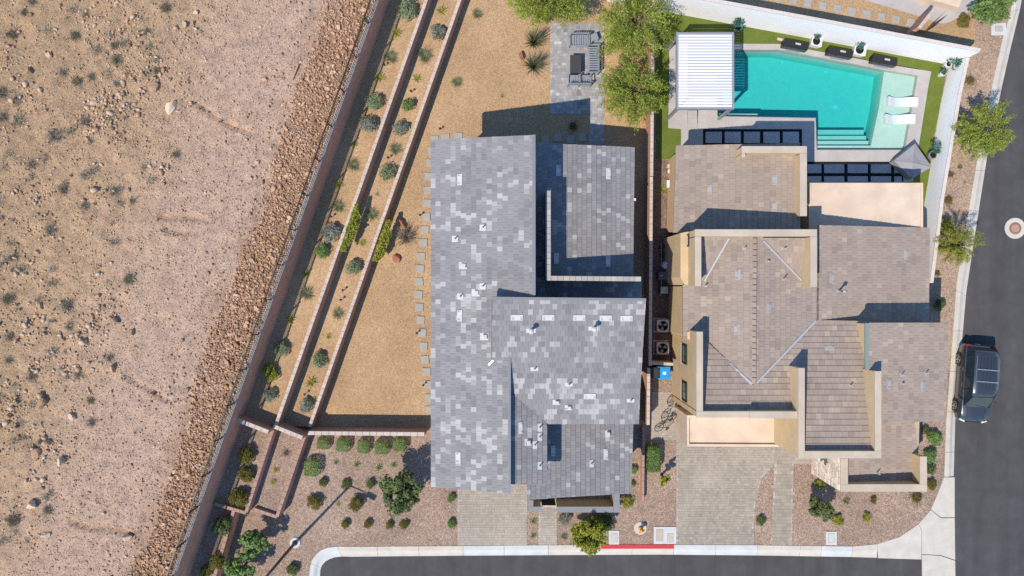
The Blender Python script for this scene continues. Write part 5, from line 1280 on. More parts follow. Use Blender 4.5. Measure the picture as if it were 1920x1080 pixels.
# ------------------------------------------------------------------ plants: base shapes of radius 1
def leaves(rng, pos, nrm, size, asp, mat, name, tint, jit=.6, mats=None):
    """one small pointed leaf (two triangles as a diamond quad) per position."""
    n = len(pos); d = nrm + rng.normal(0, jit, (n, 3)); d /= np.linalg.norm(d, axis=1)[:, None] + 1e-9
    t = rng.normal(0, 1, (n, 3)); t -= d * np.sum(t * d, 1)[:, None]; t /= np.linalg.norm(t, axis=1)[:, None] + 1e-9
    b = np.cross(d, t); s = (size * rng.uniform(.6, 1.3, n))[:, None]
    V = np.stack([pos - t * s, pos + b * s * asp + d * s * .12, pos + t * s, pos - b * s * asp + d * s * .12], 1).reshape(-1, 3)
    return np_mesh(name, V, np.arange(n * 4).reshape(n, 4), [mat], tint)
def dome(rng, n, clumps, cr, h, sparse=0.0, box=False, low=.0):
    """leaf positions over lumps heaped into a dome of radius 1 and height h."""
    if box:
        u = rng.uniform(-1, 1, (n, 3)); ax = rng.integers(0, 3, n); sg = np.where(rng.uniform(0, 1, n) < .5, -1.0, 1.0)
        ax = np.where(rng.uniform(0, 1, n) < .5, 2, ax); sg = np.where(ax == 2, 1.0, sg)
        u[np.arange(n), ax] = sg * (1 - .16 * rng.uniform(0, 1, n) ** 2)
        k = (np.sum(np.abs(u) ** 5, 1)) ** .2; u = u / k[:, None]; nr = u * np.abs(u) ** 2
        p = np.stack([u[:, 0], u[:, 1], (u[:, 2] + 1) * h / 2], -1); p += .05 * rng.normal(0, 1, p.shape)
        t = .5 + .22 * rng.normal(0, 1, n)
        return p, nr, np.clip(t, 0, 1)
    c = rng.normal(0, 1, (clumps, 3)); c[:, 2] = np.abs(c[:, 2]) + low; c /= np.linalg.norm(c, axis=1)[:, None]
    rad = (1 - cr) * rng.uniform(.15, 1.0, clumps) ** .5; c = c * rad[:, None]; c[:, 2] = .35 + (1 - np.hypot(c[:, 0], c[:, 1]) ** 2) * .55 * rng.uniform(.6, 1, clumps)
    w = rng.integers(0, clumps, n); v = rng.normal(0, 1, (n, 3)); v /= np.linalg.norm(v, axis=1)[:, None]
    crr = cr * rng.uniform(.7, 1.2, clumps); out = c / (np.linalg.norm(c, axis=1)[:, None] + 1e-6)
    v = v + out[w] * .55; v /= np.linalg.norm(v, axis=1)[:, None]
    p = c[w] + v * (crr[w] * rng.uniform(.55, 1.05, n) ** .6)[:, None]
    p[:, 2] = np.abs(p[:, 2]) * h / 1.0
    ct = rng.normal(0, .16, clumps); t = .5 + ct[w] + .14 * rng.normal(0, 1, n)
    return p, v, np.clip(t, 0, 1)
def twigs(rng, n, mat, name, h=.7, r0=.012, spread=1.0, segs=3, fork=True):
    m = MB()
    for i in range(n):
        a = rng.uniform(0, 6.283); e = rng.uniform(.15, 1.25) ; L = rng.uniform(.6, 1.05); p = Vector((0, 0, 0)); pts = [p]
        d = Vector((math.cos(a) * math.cos(e) * spread, math.sin(a) * math.cos(e) * spread, math.sin(e) * h)); 
        for k in range(segs):
            d2 = d + Vector(rng.normal(0, .22, 3)); p = p + d2 * (L / segs); pts.append(Vector((p.x, p.y, max(.01, p.z))))
        m.tube(pts, [r0 * (1 - .7 * k / segs) for k in range(segs + 1)], 3, tint=float(rng.uniform(0, 1)), cap=False)
        if fork:
            for _ in range(2):
                q = pts[rng.integers(1, segs + 1)]; d3 = d + Vector(rng.normal(0, .5, 3)); m.tube([q, q + d3 * .3], [r0 * .6, r0 * .25], 3, tint=float(rng.uniform(0, 1)), cap=False)
    return m.mesh(name, [mat])
def blades(rng, n, mat, name, L=1.0, w=.035, up=.6, curl=.5, hollow=0.0):
    V = []; F = []; T = []
    for i in range(n):
        a = rng.uniform(0, 6.283); e = math.asin(min(.98, rng.uniform(.05, 1) ** .7 * up + .05)); l = L * rng.uniform(.55, 1.05); side = np.array((-math.sin(a), math.cos(a), 0)); o = len(V); t = float(rng.uniform(0, 1))
        pts = []
        for k in range(4):
            q = k / 3; x = math.cos(e) * l * q * (1 + .25 * q * curl); z = math.sin(e) * l * q * (1 - curl * .55 * q * q)
            pts.append(np.array((math.cos(a) * x, math.sin(a) * x, max(.01, z))))
        for k, p in enumerate(pts):
            ww = w * (1 - (k / 3) ** 1.5 * .9) * .5; V.append(p + side * ww); V.append(p - side * ww)
        for k in range(3): F.append([o + 2 * k, o + 2 * k + 1, o + 2 * k + 3, o + 2 * k + 2]); T.append(min(1, max(0, t * .6 + .25 * k / 2)))
    return np_mesh(name, np.array(V), np.array(F), [mat], T)
def stems(seed, n=6, h=.5, mat=None):
    r = np.random.default_rng(seed); m = MB()
    for i in range(n):
        a = r.uniform(0, 6.283); m.tube([(0, 0, 0), (math.cos(a) * .25, math.sin(a) * .25, h * .5), (math.cos(a) * .5, math.sin(a) * .5, h * .95)], [.05, .035, .015], 5)
    return m.mesh('stem', [mat or BARK])
RG = lambda s: np.random.default_rng(s)
def shrub(seed, n, cl, cr, h, mat, size, asp=.5, jit=.6, box=False):
    g = RG(seed); p, nr, t = dome(g, n, cl, cr, h, box=box); return leaves(g, p, nr, size, asp, mat, 'foliage', t, jit)
LEAF_CREO = mat_tint('creosote_leaf', [(0, (.13, .12, .05)), (.5, (.23, .215, .10)), (1, (.33, .31, .16))], .8, .2, .1, leaf=True, bmp=0)
LIB = {
 'sage': [shrub(i, 2000, 30, .30, .75, LEAF_SAGE, .075) for i in range(3)],
 'grey': [shrub(10 + i, 1800, 28, .28, .75, LEAF_GREY, .075) for i in range(3)],
 'green': [shrub(20 + i, 2000, 30, .30, .8, LEAF_GREEN, .075) for i in range(3)],
 'clip': [shrub(30 + i, 2200, 1, 1, 1.3, LEAF_GREEN, .075, .55, .5, True) for i in range(3)],
 'olive': [shrub(40 + i, 2000, 24, .32, .8, LEAF_OLIVE, .095, .26, .8) for i in range(3)],
 'yel': [shrub(50 + i, 1500, 22, .33, .7, LEAF_YEL, .09, .45) for i in range(3)],
 'dark': [shrub(60 + i, 1900, 24, .32, .8, LEAF_DARK, .08, .45) for i in range(3)],
 'teal': [shrub(70 + i, 160, 12, .36, 1.1, LEAF_TEAL, .20, .42) for i in range(3)],
 'grass': [blades(RG(80 + i), 170, BLADE, 'foliage', w=.05) for i in range(3)],
 'twig': [twigs(RG(90 + i), 120, TWIG, 'foliage', r0=.02) for i in range(3)],
 'redtwig': [twigs(RG(95 + i), 80, TWIG_R, 'foliage') for i in range(3)],
 'creosote': [shrub(110 + i, 620, 26, .22, .7, LEAF_CREO, .07, .3, .9) for i in range(4)],
 'wisp': [blades(RG(100 + i), 70, LEAF_YEL, 'foliage', w=.05, up=.75, curl=.3) for i in range(2)],
}
STEM = stems(1); 
def agave_leaf(mat, w=.16):
    V = [(0, -w * .4, .02), (0, w * .4, .02), (.45, -w * .55, .16), (.45, 0, .11), (.45, w * .55, .16), (.85, -w * .3, .33), (.85, 0, .30), (.85, w * .3, .33), (1.06, 0, .43), (0, 0, -.02)]
    F = [[0, 9, 3, 2], [9, 1, 4, 3], [2, 3, 6, 5], [3, 4, 7, 6], [5, 6, 8], [6, 7, 8]]
    return new_mesh('leaf', V, F, [mat], None, [.4, .55, .5, .65, .7, .8])
AGL = {'agave': agave_leaf(LEAF_YEL), 'agave_blue': agave_leaf(LEAF_SAGE, .2), 'agave_green': agave_leaf(LEAF_GREEN)}
NAMES = {'sage': ('sage_bush', 'bush'), 'grey': ('grey_bush', 'bush'), 'green': ('green_bush', 'bush'), 'clip': ('clipped_bush', 'bush'), 'olive': ('olive_bush', 'bush'), 'yel': ('yellow_green_bush', 'bush'), 'dark': ('dark_green_bush', 'bush'),
         'teal': ('potted_plant', 'plant'), 'grass': ('grass_tuft', 'grass tuft'), 'twig': ('dry_bush', 'bush'), 'redtwig': ('reddish_bush', 'bush'), 'wisp': ('wispy_plant', 'plant'), 'agave': ('agave', 'agave'), 'agave_blue': ('agave', 'agave'), 'agave_green': ('agave', 'agave')}
rp_ = random.Random(17)
def plant(kind, px, py, rpx, z, label, group=None, hs=1.0, sub=None):
    r = M(rpx * 1.1, z); hh = r * .5 * hs; p = P(px, py, z + hh * .7); nm, cat = NAMES[kind]
    root = thing(nm, label, cat, (p.x, p.y, z), rp_.uniform(0, 6.28) if kind != 'clip' else rp_.uniform(-.1, .1), (r, r * rp_.uniform(.9, 1.08), r * hs), group)
    if kind in AGL:
        k = 17
        for i in range(k):
            tilt = -.9 * (i / k) ** 1.3; s = 1 - .35 * i / k
            put('leaf', AGL[kind], root, Matrix.Rotation(i * 2.39996, 4, 'Z') @ Matrix.Rotation(tilt + rp_.uniform(-.1, .1), 4, 'Y') @ Matrix.Scale(s, 4), local=True)
    else:
        put('foliage', rp_.choice(LIB[kind]), root, local=True)
        if kind in ('sage', 'grey', 'green', 'olive', 'yel', 'dark', 'clip'): put('stem', STEM, root, local=True)
        if kind == 'redtwig' or sub: put('leaves', rp_.choice(LIB[sub or 'olive']), root, Matrix.Scale(.55 if not sub else .8, 4), local=True)
    return root
ORD = ['first', 'second', 'third', 'fourth', 'fifth', 'sixth', 'seventh', 'eighth', 'ninth', 'tenth', 'eleventh', 'twelfth', 'thirteenth', 'fourteenth', 'fifteenth', 'sixteenth', 'seventeenth', 'eighteenth', 'nineteenth', 'twentieth', 'twenty-first', 'twenty-second', 'twenty-third', 'twenty-fourth', 'twenty-fifth', 'twenty-sixth', 'twenty-seventh', 'twenty-eighth', 'twenty-ninth', 'thirtieth', 'thirty-first', 'thirty-second', 'thirty-third', 'thirty-fourth', 'thirty-fifth', 'thirty-sixth', 'thirty-seventh', 'thirty-eighth', 'thirty-ninth', 'fortieth']
LOOK = {'sage': 'rounded sage-green bush', 'grey': 'silvery grey bush', 'green': 'rounded green bush', 'agave': 'small yellow-green agave', 'agave_blue': 'tiny blue-grey agave', 'agave_green': 'small green agave', 'grass': 'spiky green grass tuft', 'twig': 'sparse twiggy plant', 'yel': 'bushy yellow-green plant', 'olive': 'olive bush', 'wisp': 'wispy young plant', 'dark': 'dark green bush', 'redtwig': 'reddish dry bush', 'clip': 'clipped green bush'}
def bed(rows, where, z, group, side='from the top end'):
    for i, (k, x, y, r) in enumerate(sorted(rows, key=lambda t: t[2])): plant(k, x, y, r, z, f'{LOOK[k]} on the {where}, {ORD[i]} plant {side}', group)
bed([('sage', 762, 21, 22), ('agave', 744, 62, 11), ('grass', 731, 106, 15), ('agave', 712, 146, 11), ('sage', 701, 191, 18), ('grey', 689, 234, 20), ('wisp', 664, 270, 9), ('grass', 662, 309, 15), ('agave', 635, 346, 10), ('grass', 633, 386, 14), ('grey', 620, 437, 20), ('green', 605, 470, 16), ('wisp', 571, 512, 11), ('grass', 574, 551, 15), ('agave', 543, 600, 10), ('sage', 528, 654, 17), ('yel', 507, 699, 17), ('grey', 507, 740, 14)], 'upper terrace', ZA, 'plants on the upper terrace')
bed([('agave', 827, 20, 11), ('grey', 821, 61, 17), ('grass', 795, 102, 17), ('agave', 781, 147, 10), ('green', 766, 197, 15), ('grey', 751, 239, 17), ('grass', 741, 279, 13), ('sage', 727, 323, 17), ('agave_blue', 707, 364, 5), ('grass', 697, 402, 14), ('wisp', 679, 455, 10), ('sage', 663, 502, 17), ('grass', 633, 588, 13), ('wisp', 616, 631, 8), ('sage', 598, 675, 16), ('agave', 583, 718, 12), ('grey', 575, 760, 16)], 'lower terrace', ZB, 'plants on the lower terrace')
# creepers hanging over the two terrace walls
def vine(a, b, zt, zb, label, seed):
    r = RG(seed); n = 1500; t = r.uniform(0, 1, n); A, B = P(*a, zt), P(*b, zt); ax = (B - A); nn = Vector((-ax.y, ax.x, 0)).normalized()
    if nn.x < 0: nn = -nn
    wd = (.25 + .5 * (fbm(t * 9, t * 0, seed) - .2)) * (1 - .5 * np.abs(2 * t - 1) ** 3)
    off = r.uniform(-.16, 1, n) * wd; pos = np.stack([A.x + ax.x * t + nn.x * off, A.y + ax.y * t + nn.y * off, np.where(off < .12, zt + r.uniform(0, .16, n), zt - (off - .12) * (zt - zb) * .9 + r.uniform(-.05, .12, n))], -1)
    root = thing('creeper', label, 'creeper', ((A + B) / 2)); me = leaves(r, pos, np.tile([[.3, 0, .9]], (n, 1)), .075, .6, LEAF_YEL, 'foliage', np.clip(r.normal(.45, .25, n), 0, 1), .5)
    put('foliage', me, root); m = MB(); m.tube([A + ax * .5 + nn * .1 - Vector((0, 0, .8)), A + ax * .5, A + ax * .1], .015, 5); m.tube([A + ax * .5, A + ax * .9], .012, 5); m.build('stem', [BARK], root)
vine((668, 383), (640, 470), ZW2, ZB, 'yellow-green creeper hanging over the wall between the terraces', 3); vine((727, 413), (701, 488), ZW3, 0, 'yellow-green creeper hanging over the low wall into the gravel yard', 4)
# yard
plant('grass', 895, 25, 12, 0, 'spiky grass tuft in the gravel yard near the top edge'); plant('grass', 857, 153, 12, 0, 'lone spiky grass tuft in the gravel yard beside the low wall'); plant('wisp', 942, 180, 6, 0, 'tiny sprig in the open gravel above the roof shadow')
for (x, y, lab) in ((1000, 78, 'tall arching grass clump at the patio edge, higher of two'), (1000, 124, 'tall arching grass clump at the patio edge, lower of two')):
    p = P(x, y, .3); r = thing('tall_grass_clump', lab, 'grass clump', (p.x, p.y, 0), rp_.uniform(0, 6), (.95, .95, 2.0)); put('foliage', blades(RG(int(y)), 170, BLADE, 'foliage', 1.0, .045, .98, .2), r, local=True)
plant('twig', 762, 443, 22, 0, 'bare brown dead bush in the gravel yard beside a red boulder', sub='redtwig') ; plant('redtwig', 1074, 236, 14, 0, 'dark dry bush in the roof shadow below the patio')
def boulder(x, y, L, W, hz, rz, mat, label, z=0, seed=1, name='boulder', tint=.5):
    p = P(x, y, z + hz * .4); V, Fc = ROCKS1[seed % 10]; me = new_mesh(name, V / np.abs(V).max(axis=0), [list(f) for f in Fc], [mat], None, [tint] * len(Fc))
    m = Matrix.Translation((p.x, p.y, z + hz * .3)) @ Matrix.Rotation(rz, 4, 'Z') @ Matrix.Diagonal((M(L, z) / 2, M(W, z) / 2, hz * .7, 1)); return tag(put(name, me, None, m), label, 'boulder')
boulder(754, 419, 22, 12, .4, 2.1, ROCK_R, 'long red boulder in the gravel yard above the dead bush', seed=2); boulder(744, 484, 16, 19, .4, .4, ROCK_R, 'rounded red boulder in the gravel yard below the dead bush', seed=5); boulder(978, 105, 9, 20, .4, .3, ROCK_R, 'pink-red boulder in the gravel left of the tall grasses'.replace('left of', 'beside'), seed=3)
# trees
def feather_tree(px, py, rpx, z, h, label, seed, mat=None, n=5200, leafs=.095, droop=.35, name='acacia_tree', ys=1.0, nb=60, asp=.2):
    mat = mat or LEAF_TREE; g = RG(seed); r = M(rpx, h); p = P(px, py, h * .8); root = thing(name, label, 'tree', (p.x, p.y, z), 0, (1, 1, 1))
    tr = MB(); tr.tube([(0, 0, 0), (.05, .03, h * .25), (.0, .08, h * .5)], [.11, .09, .06], 8); pos = []; nrm = []; tn = []
    for i in range(nb):
        a = g.uniform(0, 6.283); e = g.uniform(-.05, 1.3); L = r * g.uniform(.75, 1.08) * (1 if i % 4 else 1.12); st = Vector((0, .05, h * g.uniform(.38, .55)))
        pts = []; wob = g.uniform(-.5, .5)
        for k in range(6):
            q = k / 5; aa = a + wob * q; rad = L * q * math.cos(e * (1 - .5 * q)); zz = (h * .42) * math.sin(e) * math.sin(q * 1.9) - droop * q * q * r * .35
            pts.append(st + Vector((math.cos(aa) * rad, math.sin(aa) * rad * ys, zz)))
        tr.tube(pts, [.03, .022, .016, .012, .008, .004], 4, cap=False)
        m_ = n // nb; qq = g.uniform(.25, 1.0, m_) ** .75; ct = g.normal(0, .15)
        for q in qq:
            f = q * 5; k = min(4, int(f)); v = pts[k].lerp(pts[k + 1], f - k); sp_ = .125 * r * (1.15 - q * .5); o = g.normal(0, 1, 3) * sp_ * .55
            pos.append((v.x + o[0], v.y + o[1], v.z + o[2] * .8)); dr_ = pts[k + 1] - pts[k]; nrm.append((o[0], o[1], abs(o[2]) + .3)); tn.append(.5 + ct + g.normal(0, .16))
    put('crown', leaves(g, np.array(pos), np.array(nrm), leafs, asp, mat, 'crown', np.clip(tn, 0, 1), .5), root, local=True); put('trunk', tr.mesh('trunk', [BARK]), root, local=True); return root
feather_tree(1030, 2, 82, 0, 4.2, 'feathery green tree at the top edge above the fire-pit patio', 1, n=12000, ys=.48, nb=90)
feather_tree(1196, 38, 76, 0, 4.2, 'feathery green tree leaning over the boundary wall beside the pergola', 2, n=14000, nb=90)
feather_tree(1190, 168, 66, 0, 3.8, 'feathery pale green tree beside the patio, lower of the pair by the wall', 3, n=12000, nb=90)
feather_tree(1858, 238, 55, 0, 3.6, 'spreading green street tree reaching over the kerb, higher of two', 4, n=9000, nb=80); feather_tree(1810, 460, 41, 0, 3.4, 'spreading bright green street tree reaching over the kerb, lower of two', 5, n=8000, mat=LEAF_YEL, leafs=.06)
feather_tree(1872, 4, 36, 0, 3.0, 'dense green tree at the top corner of the verge', 6, mat=LEAF_GREEN, n=6000, asp=.4)
feather_tree(1108, 1010, 34, 0, 3.0, 'yellow-green tree overhanging the kerb at the start of the red paint', 7, mat=LEAF_YEL, n=8000, asp=.4)
def broad_tree(px, py, rpx, z, h, label, seed, mat, n=2600, cl=26, size=.10):
    g = RG(seed); r = M(rpx, h); p = P(px, py, h * .75); root = thing('broadleaf_tree', label, 'tree', (p.x, p.y, z))
    c = g.normal(0, 1, (cl, 3)); c /= np.linalg.norm(c, axis=1)[:, None]; c *= (r * .78 * g.uniform(.2, 1, cl) ** .5)[:, None]; c[:, 2] = c[:, 2] * .6 * h / (2 * r) + h * .68
    w = g.integers(0, cl, n); v = g.normal(0, 1, (n, 3)); v /= np.linalg.norm(v, axis=1)[:, None]; cr = r * g.uniform(.16, .30, cl)
    pos = c[w] + v * (cr[w] * g.uniform(.5, 1.05, n))[:, None]; tt = np.clip(.45 + g.normal(0, .15, cl)[w] + g.normal(0, .15, n), 0, 1)
    put('crown', leaves(g, pos, v + np.array([0, 0, .4]), size, .55, mat, 'crown', tt, .5), root, local=True)
    tr = MB(); tr.tube([(0, 0, 0), (.04, 0, h * .3), (0, .05, h * .55)], [.09, .07, .05], 7)
    for q in c: tr.tube([(0, 0, h * .35), Vector(q) * .5 + Vector((0, 0, h * .2)), Vector(q)], [.03, .02, .008], 4, cap=False)
    put('trunk', tr.mesh('trunk', [BARK]), root, local=True); return root
broad_tree(748, 926, 50, 0, 3.0, 'dark broadleaf tree beside the corner of the grey roof', 1, LEAF_DARK, 4200, 40); broad_tree(474, 1022, 34, 0, 2.2, 'bright green shrubby tree beside the rose-capped wall, higher of two', 2, LEAF_GREEN, 2000, 22); broad_tree(446, 1072, 33, 0, 2.2, 'bright green shrubby tree at the bottom edge, lower of two', 3, LEAF_GREEN, 2000, 22)
broad_tree(1541, 955, 31, 0, 1.9, 'dark shrubby tree in the corner gravel garden', 4, LEAF_DARK, 2200, 24, .085); broad_tree(1249, 902, 13, 0, 2.0, 'small young tree beside the brown paved driveway', 5, LEAF_YEL, 420, 9, .09)
# front gardens
for i, (x, y, r) in enumerate(((608, 830, 13), (645, 833, 14), (683, 836, 13), (717, 837, 14.5), (750, 832, 14))): plant('clip', x, y, r * .8, 0, f'clipped green bush in the row below the garden wall, {ORD[i]} from the fence side', 'clipped bushes below the garden wall')
plant('clip', 587, 875, 13, 0, 'lone clipped green bush beside the slanting planter wall')
for i, (x, y, r) in enumerate(((630, 867, 6), (669, 871, 8), (710, 877, 8), (738, 872, 7))): plant('agave_green', x, y, r, 0, f'small green agave in the row under the clipped bushes, {ORD[i]} from the fence side', 'small agaves in the front gravel')
for i, (x, y, r) in enumerate(((607, 904, 10), (649, 908, 10), (695, 907, 10))): plant('dark', x, y, r, 0, f'small round dark bush in the front gravel, {ORD[i]} of three from the fence side', 'small round bushes in the front gravel')
plant('olive', 590, 940, 16, 0, 'large round olive bush in the front gravel, nearer the planter walls'); plant('olive', 668, 945, 17, 0, 'large round olive bush in the front gravel, nearer the dark tree'); plant('wisp', 634, 945, 7, 0, 'small wispy plant crossed by the lamp post shadow')
for i, (x, y, r) in enumerate(((648, 982, 10), (690, 982, 10), (731, 984, 9), (758, 984, 10))): plant('olive', x, y, r, 0, f'small yellow-brown bush in the lowest row of the front gravel, {ORD[i]} from the lamp post', 'small bushes in the lowest front row')
plant('dark', 550, 1067, 13, 0, 'round dark bush beside the curved kerb at the street end')
for i, (x, y, r) in enumerate(((464, 853, 19), (461, 889, 18), (448, 932, 21))): plant('olive', x, y, r, 1.2, f'yellow-olive bush in the fenceside planter, {ORD[i]} from the stepped wall', 'yellow-olive bushes in the fenceside planter', sub='yel')
plant('wisp', 517, 881, 9, .72, 'wispy plant in the narrow planter, upper of two'); plant('wisp', 511, 904, 9, .72, 'wispy plant in the narrow planter, lower of two'); plant('twig', 536, 850, 8, .72, 'bare twiggy plant near the top of the narrow planter')
plant('dark', 419, 986, 22, .9, 'dark bush in the shade of the corner planter'); plant('olive', 409, 1052, 18, .9, 'yellow-olive bush in the corner planter', sub='yel'); plant('olive', 387, 1072, 14, .9, 'half-shaded olive bush at the foot of the tall wall')
plant('green', 846, 934, 10, 0, 'small green bush beside the pale driveway, nearer the grey roof'); plant('green', 847, 981, 10, 0, 'small green bush beside the pale driveway, nearer the street')
plant('agave_green', 1000, 977, 8, 0, 'small green agave between driveway and path, nearer the court wall'); plant('agave_green', 1000, 1005, 7, 0, 'small green agave between driveway and path, nearer the kerb')
plant('grey', 1059, 973, 13, 0, 'pale grey bush in front of the dark-capped court wall'); plant('agave_green', 1077, 990, 8, 0, 'small dark agave beside the yellow-green tree'); plant('grass', 1058, 1007, 8, 0, 'small grass tuft beside the path near the kerb')
plant('grey', 1102, 972, 14, 0, 'grey-green bush under the court wall behind the yellow-green tree'); plant('dark', 1133, 976, 20, 0, 'broad dark grey-green bush below the court wall corner', sub='grey')
plant('yel', 1176, 940, 13, 0, 'bright yellow-green bush at the corner of the court wall'); plant('redtwig', 1187, 906, 10, 0, 'reddish bush between the grey roof and the low dividing wall'); plant('green', 1188, 880, 9, 0, 'small green bush under the edge of the grey roof')
r = thing('clipped_hedge', 'rectangular clipped green hedge beside the low dividing wall', 'hedge', P(1222.5, 856, .0), 0, (M(12.5), M(25), 1.0)); put('foliage', shrub(33, 4200, 1, 1, 1.1, LEAF_GREEN, .07, .55, .5, True), r, Matrix.Diagonal((.96, .96, .8, 1)), local=True); put('stem', STEM, r, local=True)
plant('dark', 1426, 976, 10, 0, 'small round dark bush on the gravel island between driveway and path'); plant('yel', 1571, 976, 12, 0, 'yellow-green bush beside the dark shrubby tree'); plant('grass', 1588, 940, 8, 0, 'small grass tuft below the porch, nearer the stone wall'); plant('olive', 1637, 938, 8, 0, 'small olive tuft below the parapet'); plant('yel', 1625, 969, 10, 0, 'round yellow-green bush in the middle of the corner garden'); plant('yel', 1536, 907, 11, 0, 'bright yellow-green bush at the foot of the stone porch')
for i, (k, x, y, r) in enumerate((('green', 1751, 822, 16), ('green', 1743, 854, 15), ('dark', 1743, 880, 12), ('olive', 1745, 908, 12))): plant(k, x, y, r, 0, f'{LOOK[k]} along the east side of the tan house, {ORD[i]} from the parked car', 'bushes along the east house wall')
plant('redtwig', 1720, 934, 18, 0, 'brownish dry bush below the house corner'); plant('dark', 1735, 806, 9, 0, 'small dark bush in the roof recess by the street')
for (k, x, y, r, lab) in (('redtwig', 1820, 150, 15, 'reddish dry bush on the verge above the higher street tree'), ('grass', 1801, 312, 6, 'tiny grass tuft on the verge between the street trees'), ('redtwig', 1782, 327, 11, 'small reddish bush beside the white wall'), ('wisp', 1810, 342, 5, 'tiny sprig on the verge close to the kerb'), ('redtwig', 1780, 375, 14, 'larger reddish bush beside the white wall, above the lower street tree'), ('yel', 1771, 424, 20, 'yellow-green bush beside the lower street tree'), ('redtwig', 1758, 512, 10, 'dry bush at the end of the white wall'), ('dark', 1760, 570, 13, 'dark bush in the house shadow on the verge'), ('olive', 1805, 40, 15, 'olive bush on the verge near the top of the view')): plant(k, x, y, r, 0, lab)
# pots round the pool
def pot(kind, x, y, z, rpx, label, plx=0, ply=0, prp=13):
    p = P(x, y, .4); root = thing('planter', label, 'planter', (p.x, p.y, z), -.2 if kind == 'sq' else 0); r = M(rpx)
    m = MB()
    if kind == 'sq':
        vs = [];
        for q, zz in ((.8, 0), (1, .55), (.82, .55), (.8, .45)):
            for (a, b) in ((-1, -1), (1, -1), (1, 1), (-1, 1)): vs.append((a * r * q, b * r * q, zz))
        fs = [[3, 2, 1, 0], [12, 13, 14, 15]] + [[k * 4 + i, k * 4 + (i + 1) % 4, k * 4 + 4 + (i + 1) % 4, k * 4 + 4 + i] for k in range(3) for i in range(4)]
        m.add(vs, fs)
    else: m.lathe([(r * .7, 0), (r, .35), (r * .95, .5), (r * .8, .5), (r * .75, .42), (.01, .42)], n=18)
    put('pot', m.mesh('pot', [WHITEM if kind != 'dk' else GREYM]), root, local=True)
    m = MB(); m.lathe([(r * .7, .40), (r * .7, .46), (.02, .47)], n=12); put('soil', m.mesh('soil', [DARKSOIL]), root, local=True)
    q = P(x + plx, y + ply, .9); c = thing('potted_plant', label.replace('planter', 'planter').replace(label, 'blue-green leafy plant growing in the ' + label), 'plant', (q.x, q.y, z + .45), rp_.uniform(0, 6), (M(prp), M(prp), M(prp) * 1.3)); put('foliage', rp_.choice(LIB['teal']), c, local=True)
    m = MB(); m.tube([(0, 0, 0), (0, 0, .4)], .03, 5); put('stem', m.mesh('stem', [BARK]), c, local=True)
pot('sq', 1530, 78, .03, 10, 'white square planter nearer the pergola', 3, -11, 10); pot('sq', 1611, 94, .03, 11, 'white square planter nearer the sun shelf', 4, -12, 11); pot('rd', 1384, 52, .03, 7, 'round white planter at the pergola corner', -1, -7, 15); pot('rd', 1777, 121, .03, 6, 'round white planter in the white wall corner', 12, -6, 17); pot('dk', 1748, 291, .03, 8, 'grey planter between parasol and white wall', 7, -14, 13)
pot('rd', 1768, 138, .03, 5, 'small white planter below the wall corner', 4, -5, 8)
plant('wisp', 1243, 355, 12, 0, 'wispy shaded plant in the side passage'); 
# desert bushes and boulders
DB = [('olive', 309, 17, 13), ('olive', 47, 24, 10), ('olive', 24, 67, 13), ('olive', 141, 69, 13), ('olive', 274, 61, 9), ('olive', 215, 86, 12), ('yel', 220, 113, 15), ('yel', 296, 133, 12), ('olive', 145, 154, 12), ('twig', 118, 136, 11), ('twig', 5, 176, 17), ('twig', 103, 255, 19), ('twig', 160, 230, 14), ('twig', 5, 222, 14), ('twig', 172, 145, 12), ('twig', 220, 157, 9), ('twig', 162, 25, 10), ('twig', 60, 5, 11), ('twig', 120, 357, 14), ('olive', 330, 290, 10), ('yel', 242, 525, 13), ('twig', 160, 388, 12), ('twig', 215, 360, 14), ('twig', 250, 377, 11), ('twig', 95, 432, 15), ('olive', 15, 562, 15), ('twig', 125, 572, 16), ('twig', 132, 612, 12), ('twig', 20, 632, 12), ('twig', 17, 675, 12), ('twig', 62, 707, 15), ('twig', 150, 702, 14), ('twig', 207, 672, 12), ('dark', 170, 752, 9), ('twig', 172, 792, 12), ('olive', 77, 828, 9), ('olive', 27, 975, 17), ('twig', 92, 957, 14), ('twig', 60, 310, 12), ('twig', 30, 480, 13)]
dbs = sorted(DB, key=lambda t: t[2])
for i, (k, x, y, r) in enumerate(dbs):
    q = desert_at(x, y); nm = 'desert_bush'; look = {'olive': 'olive-green creosote bush', 'twig': 'dry grey desert bush', 'yel': 'bright green desert bush', 'dark': 'small dark desert bush'}[k]
    R_ = M(r, 3.8); o = thing(nm, f'{look} on the open desert, {ORD[i]} bush down from the top', 'bush', q, rp_.uniform(0, 6), (R_, R_, R_ * .8), 'bushes on the open desert')
    put('twigs', rp_.choice(LIB['twig']), o, local=True)
    if k != 'twig': put('foliage', rp_.choice(LIB['creosote']), o, Matrix.Scale(.85, 4), local=True)
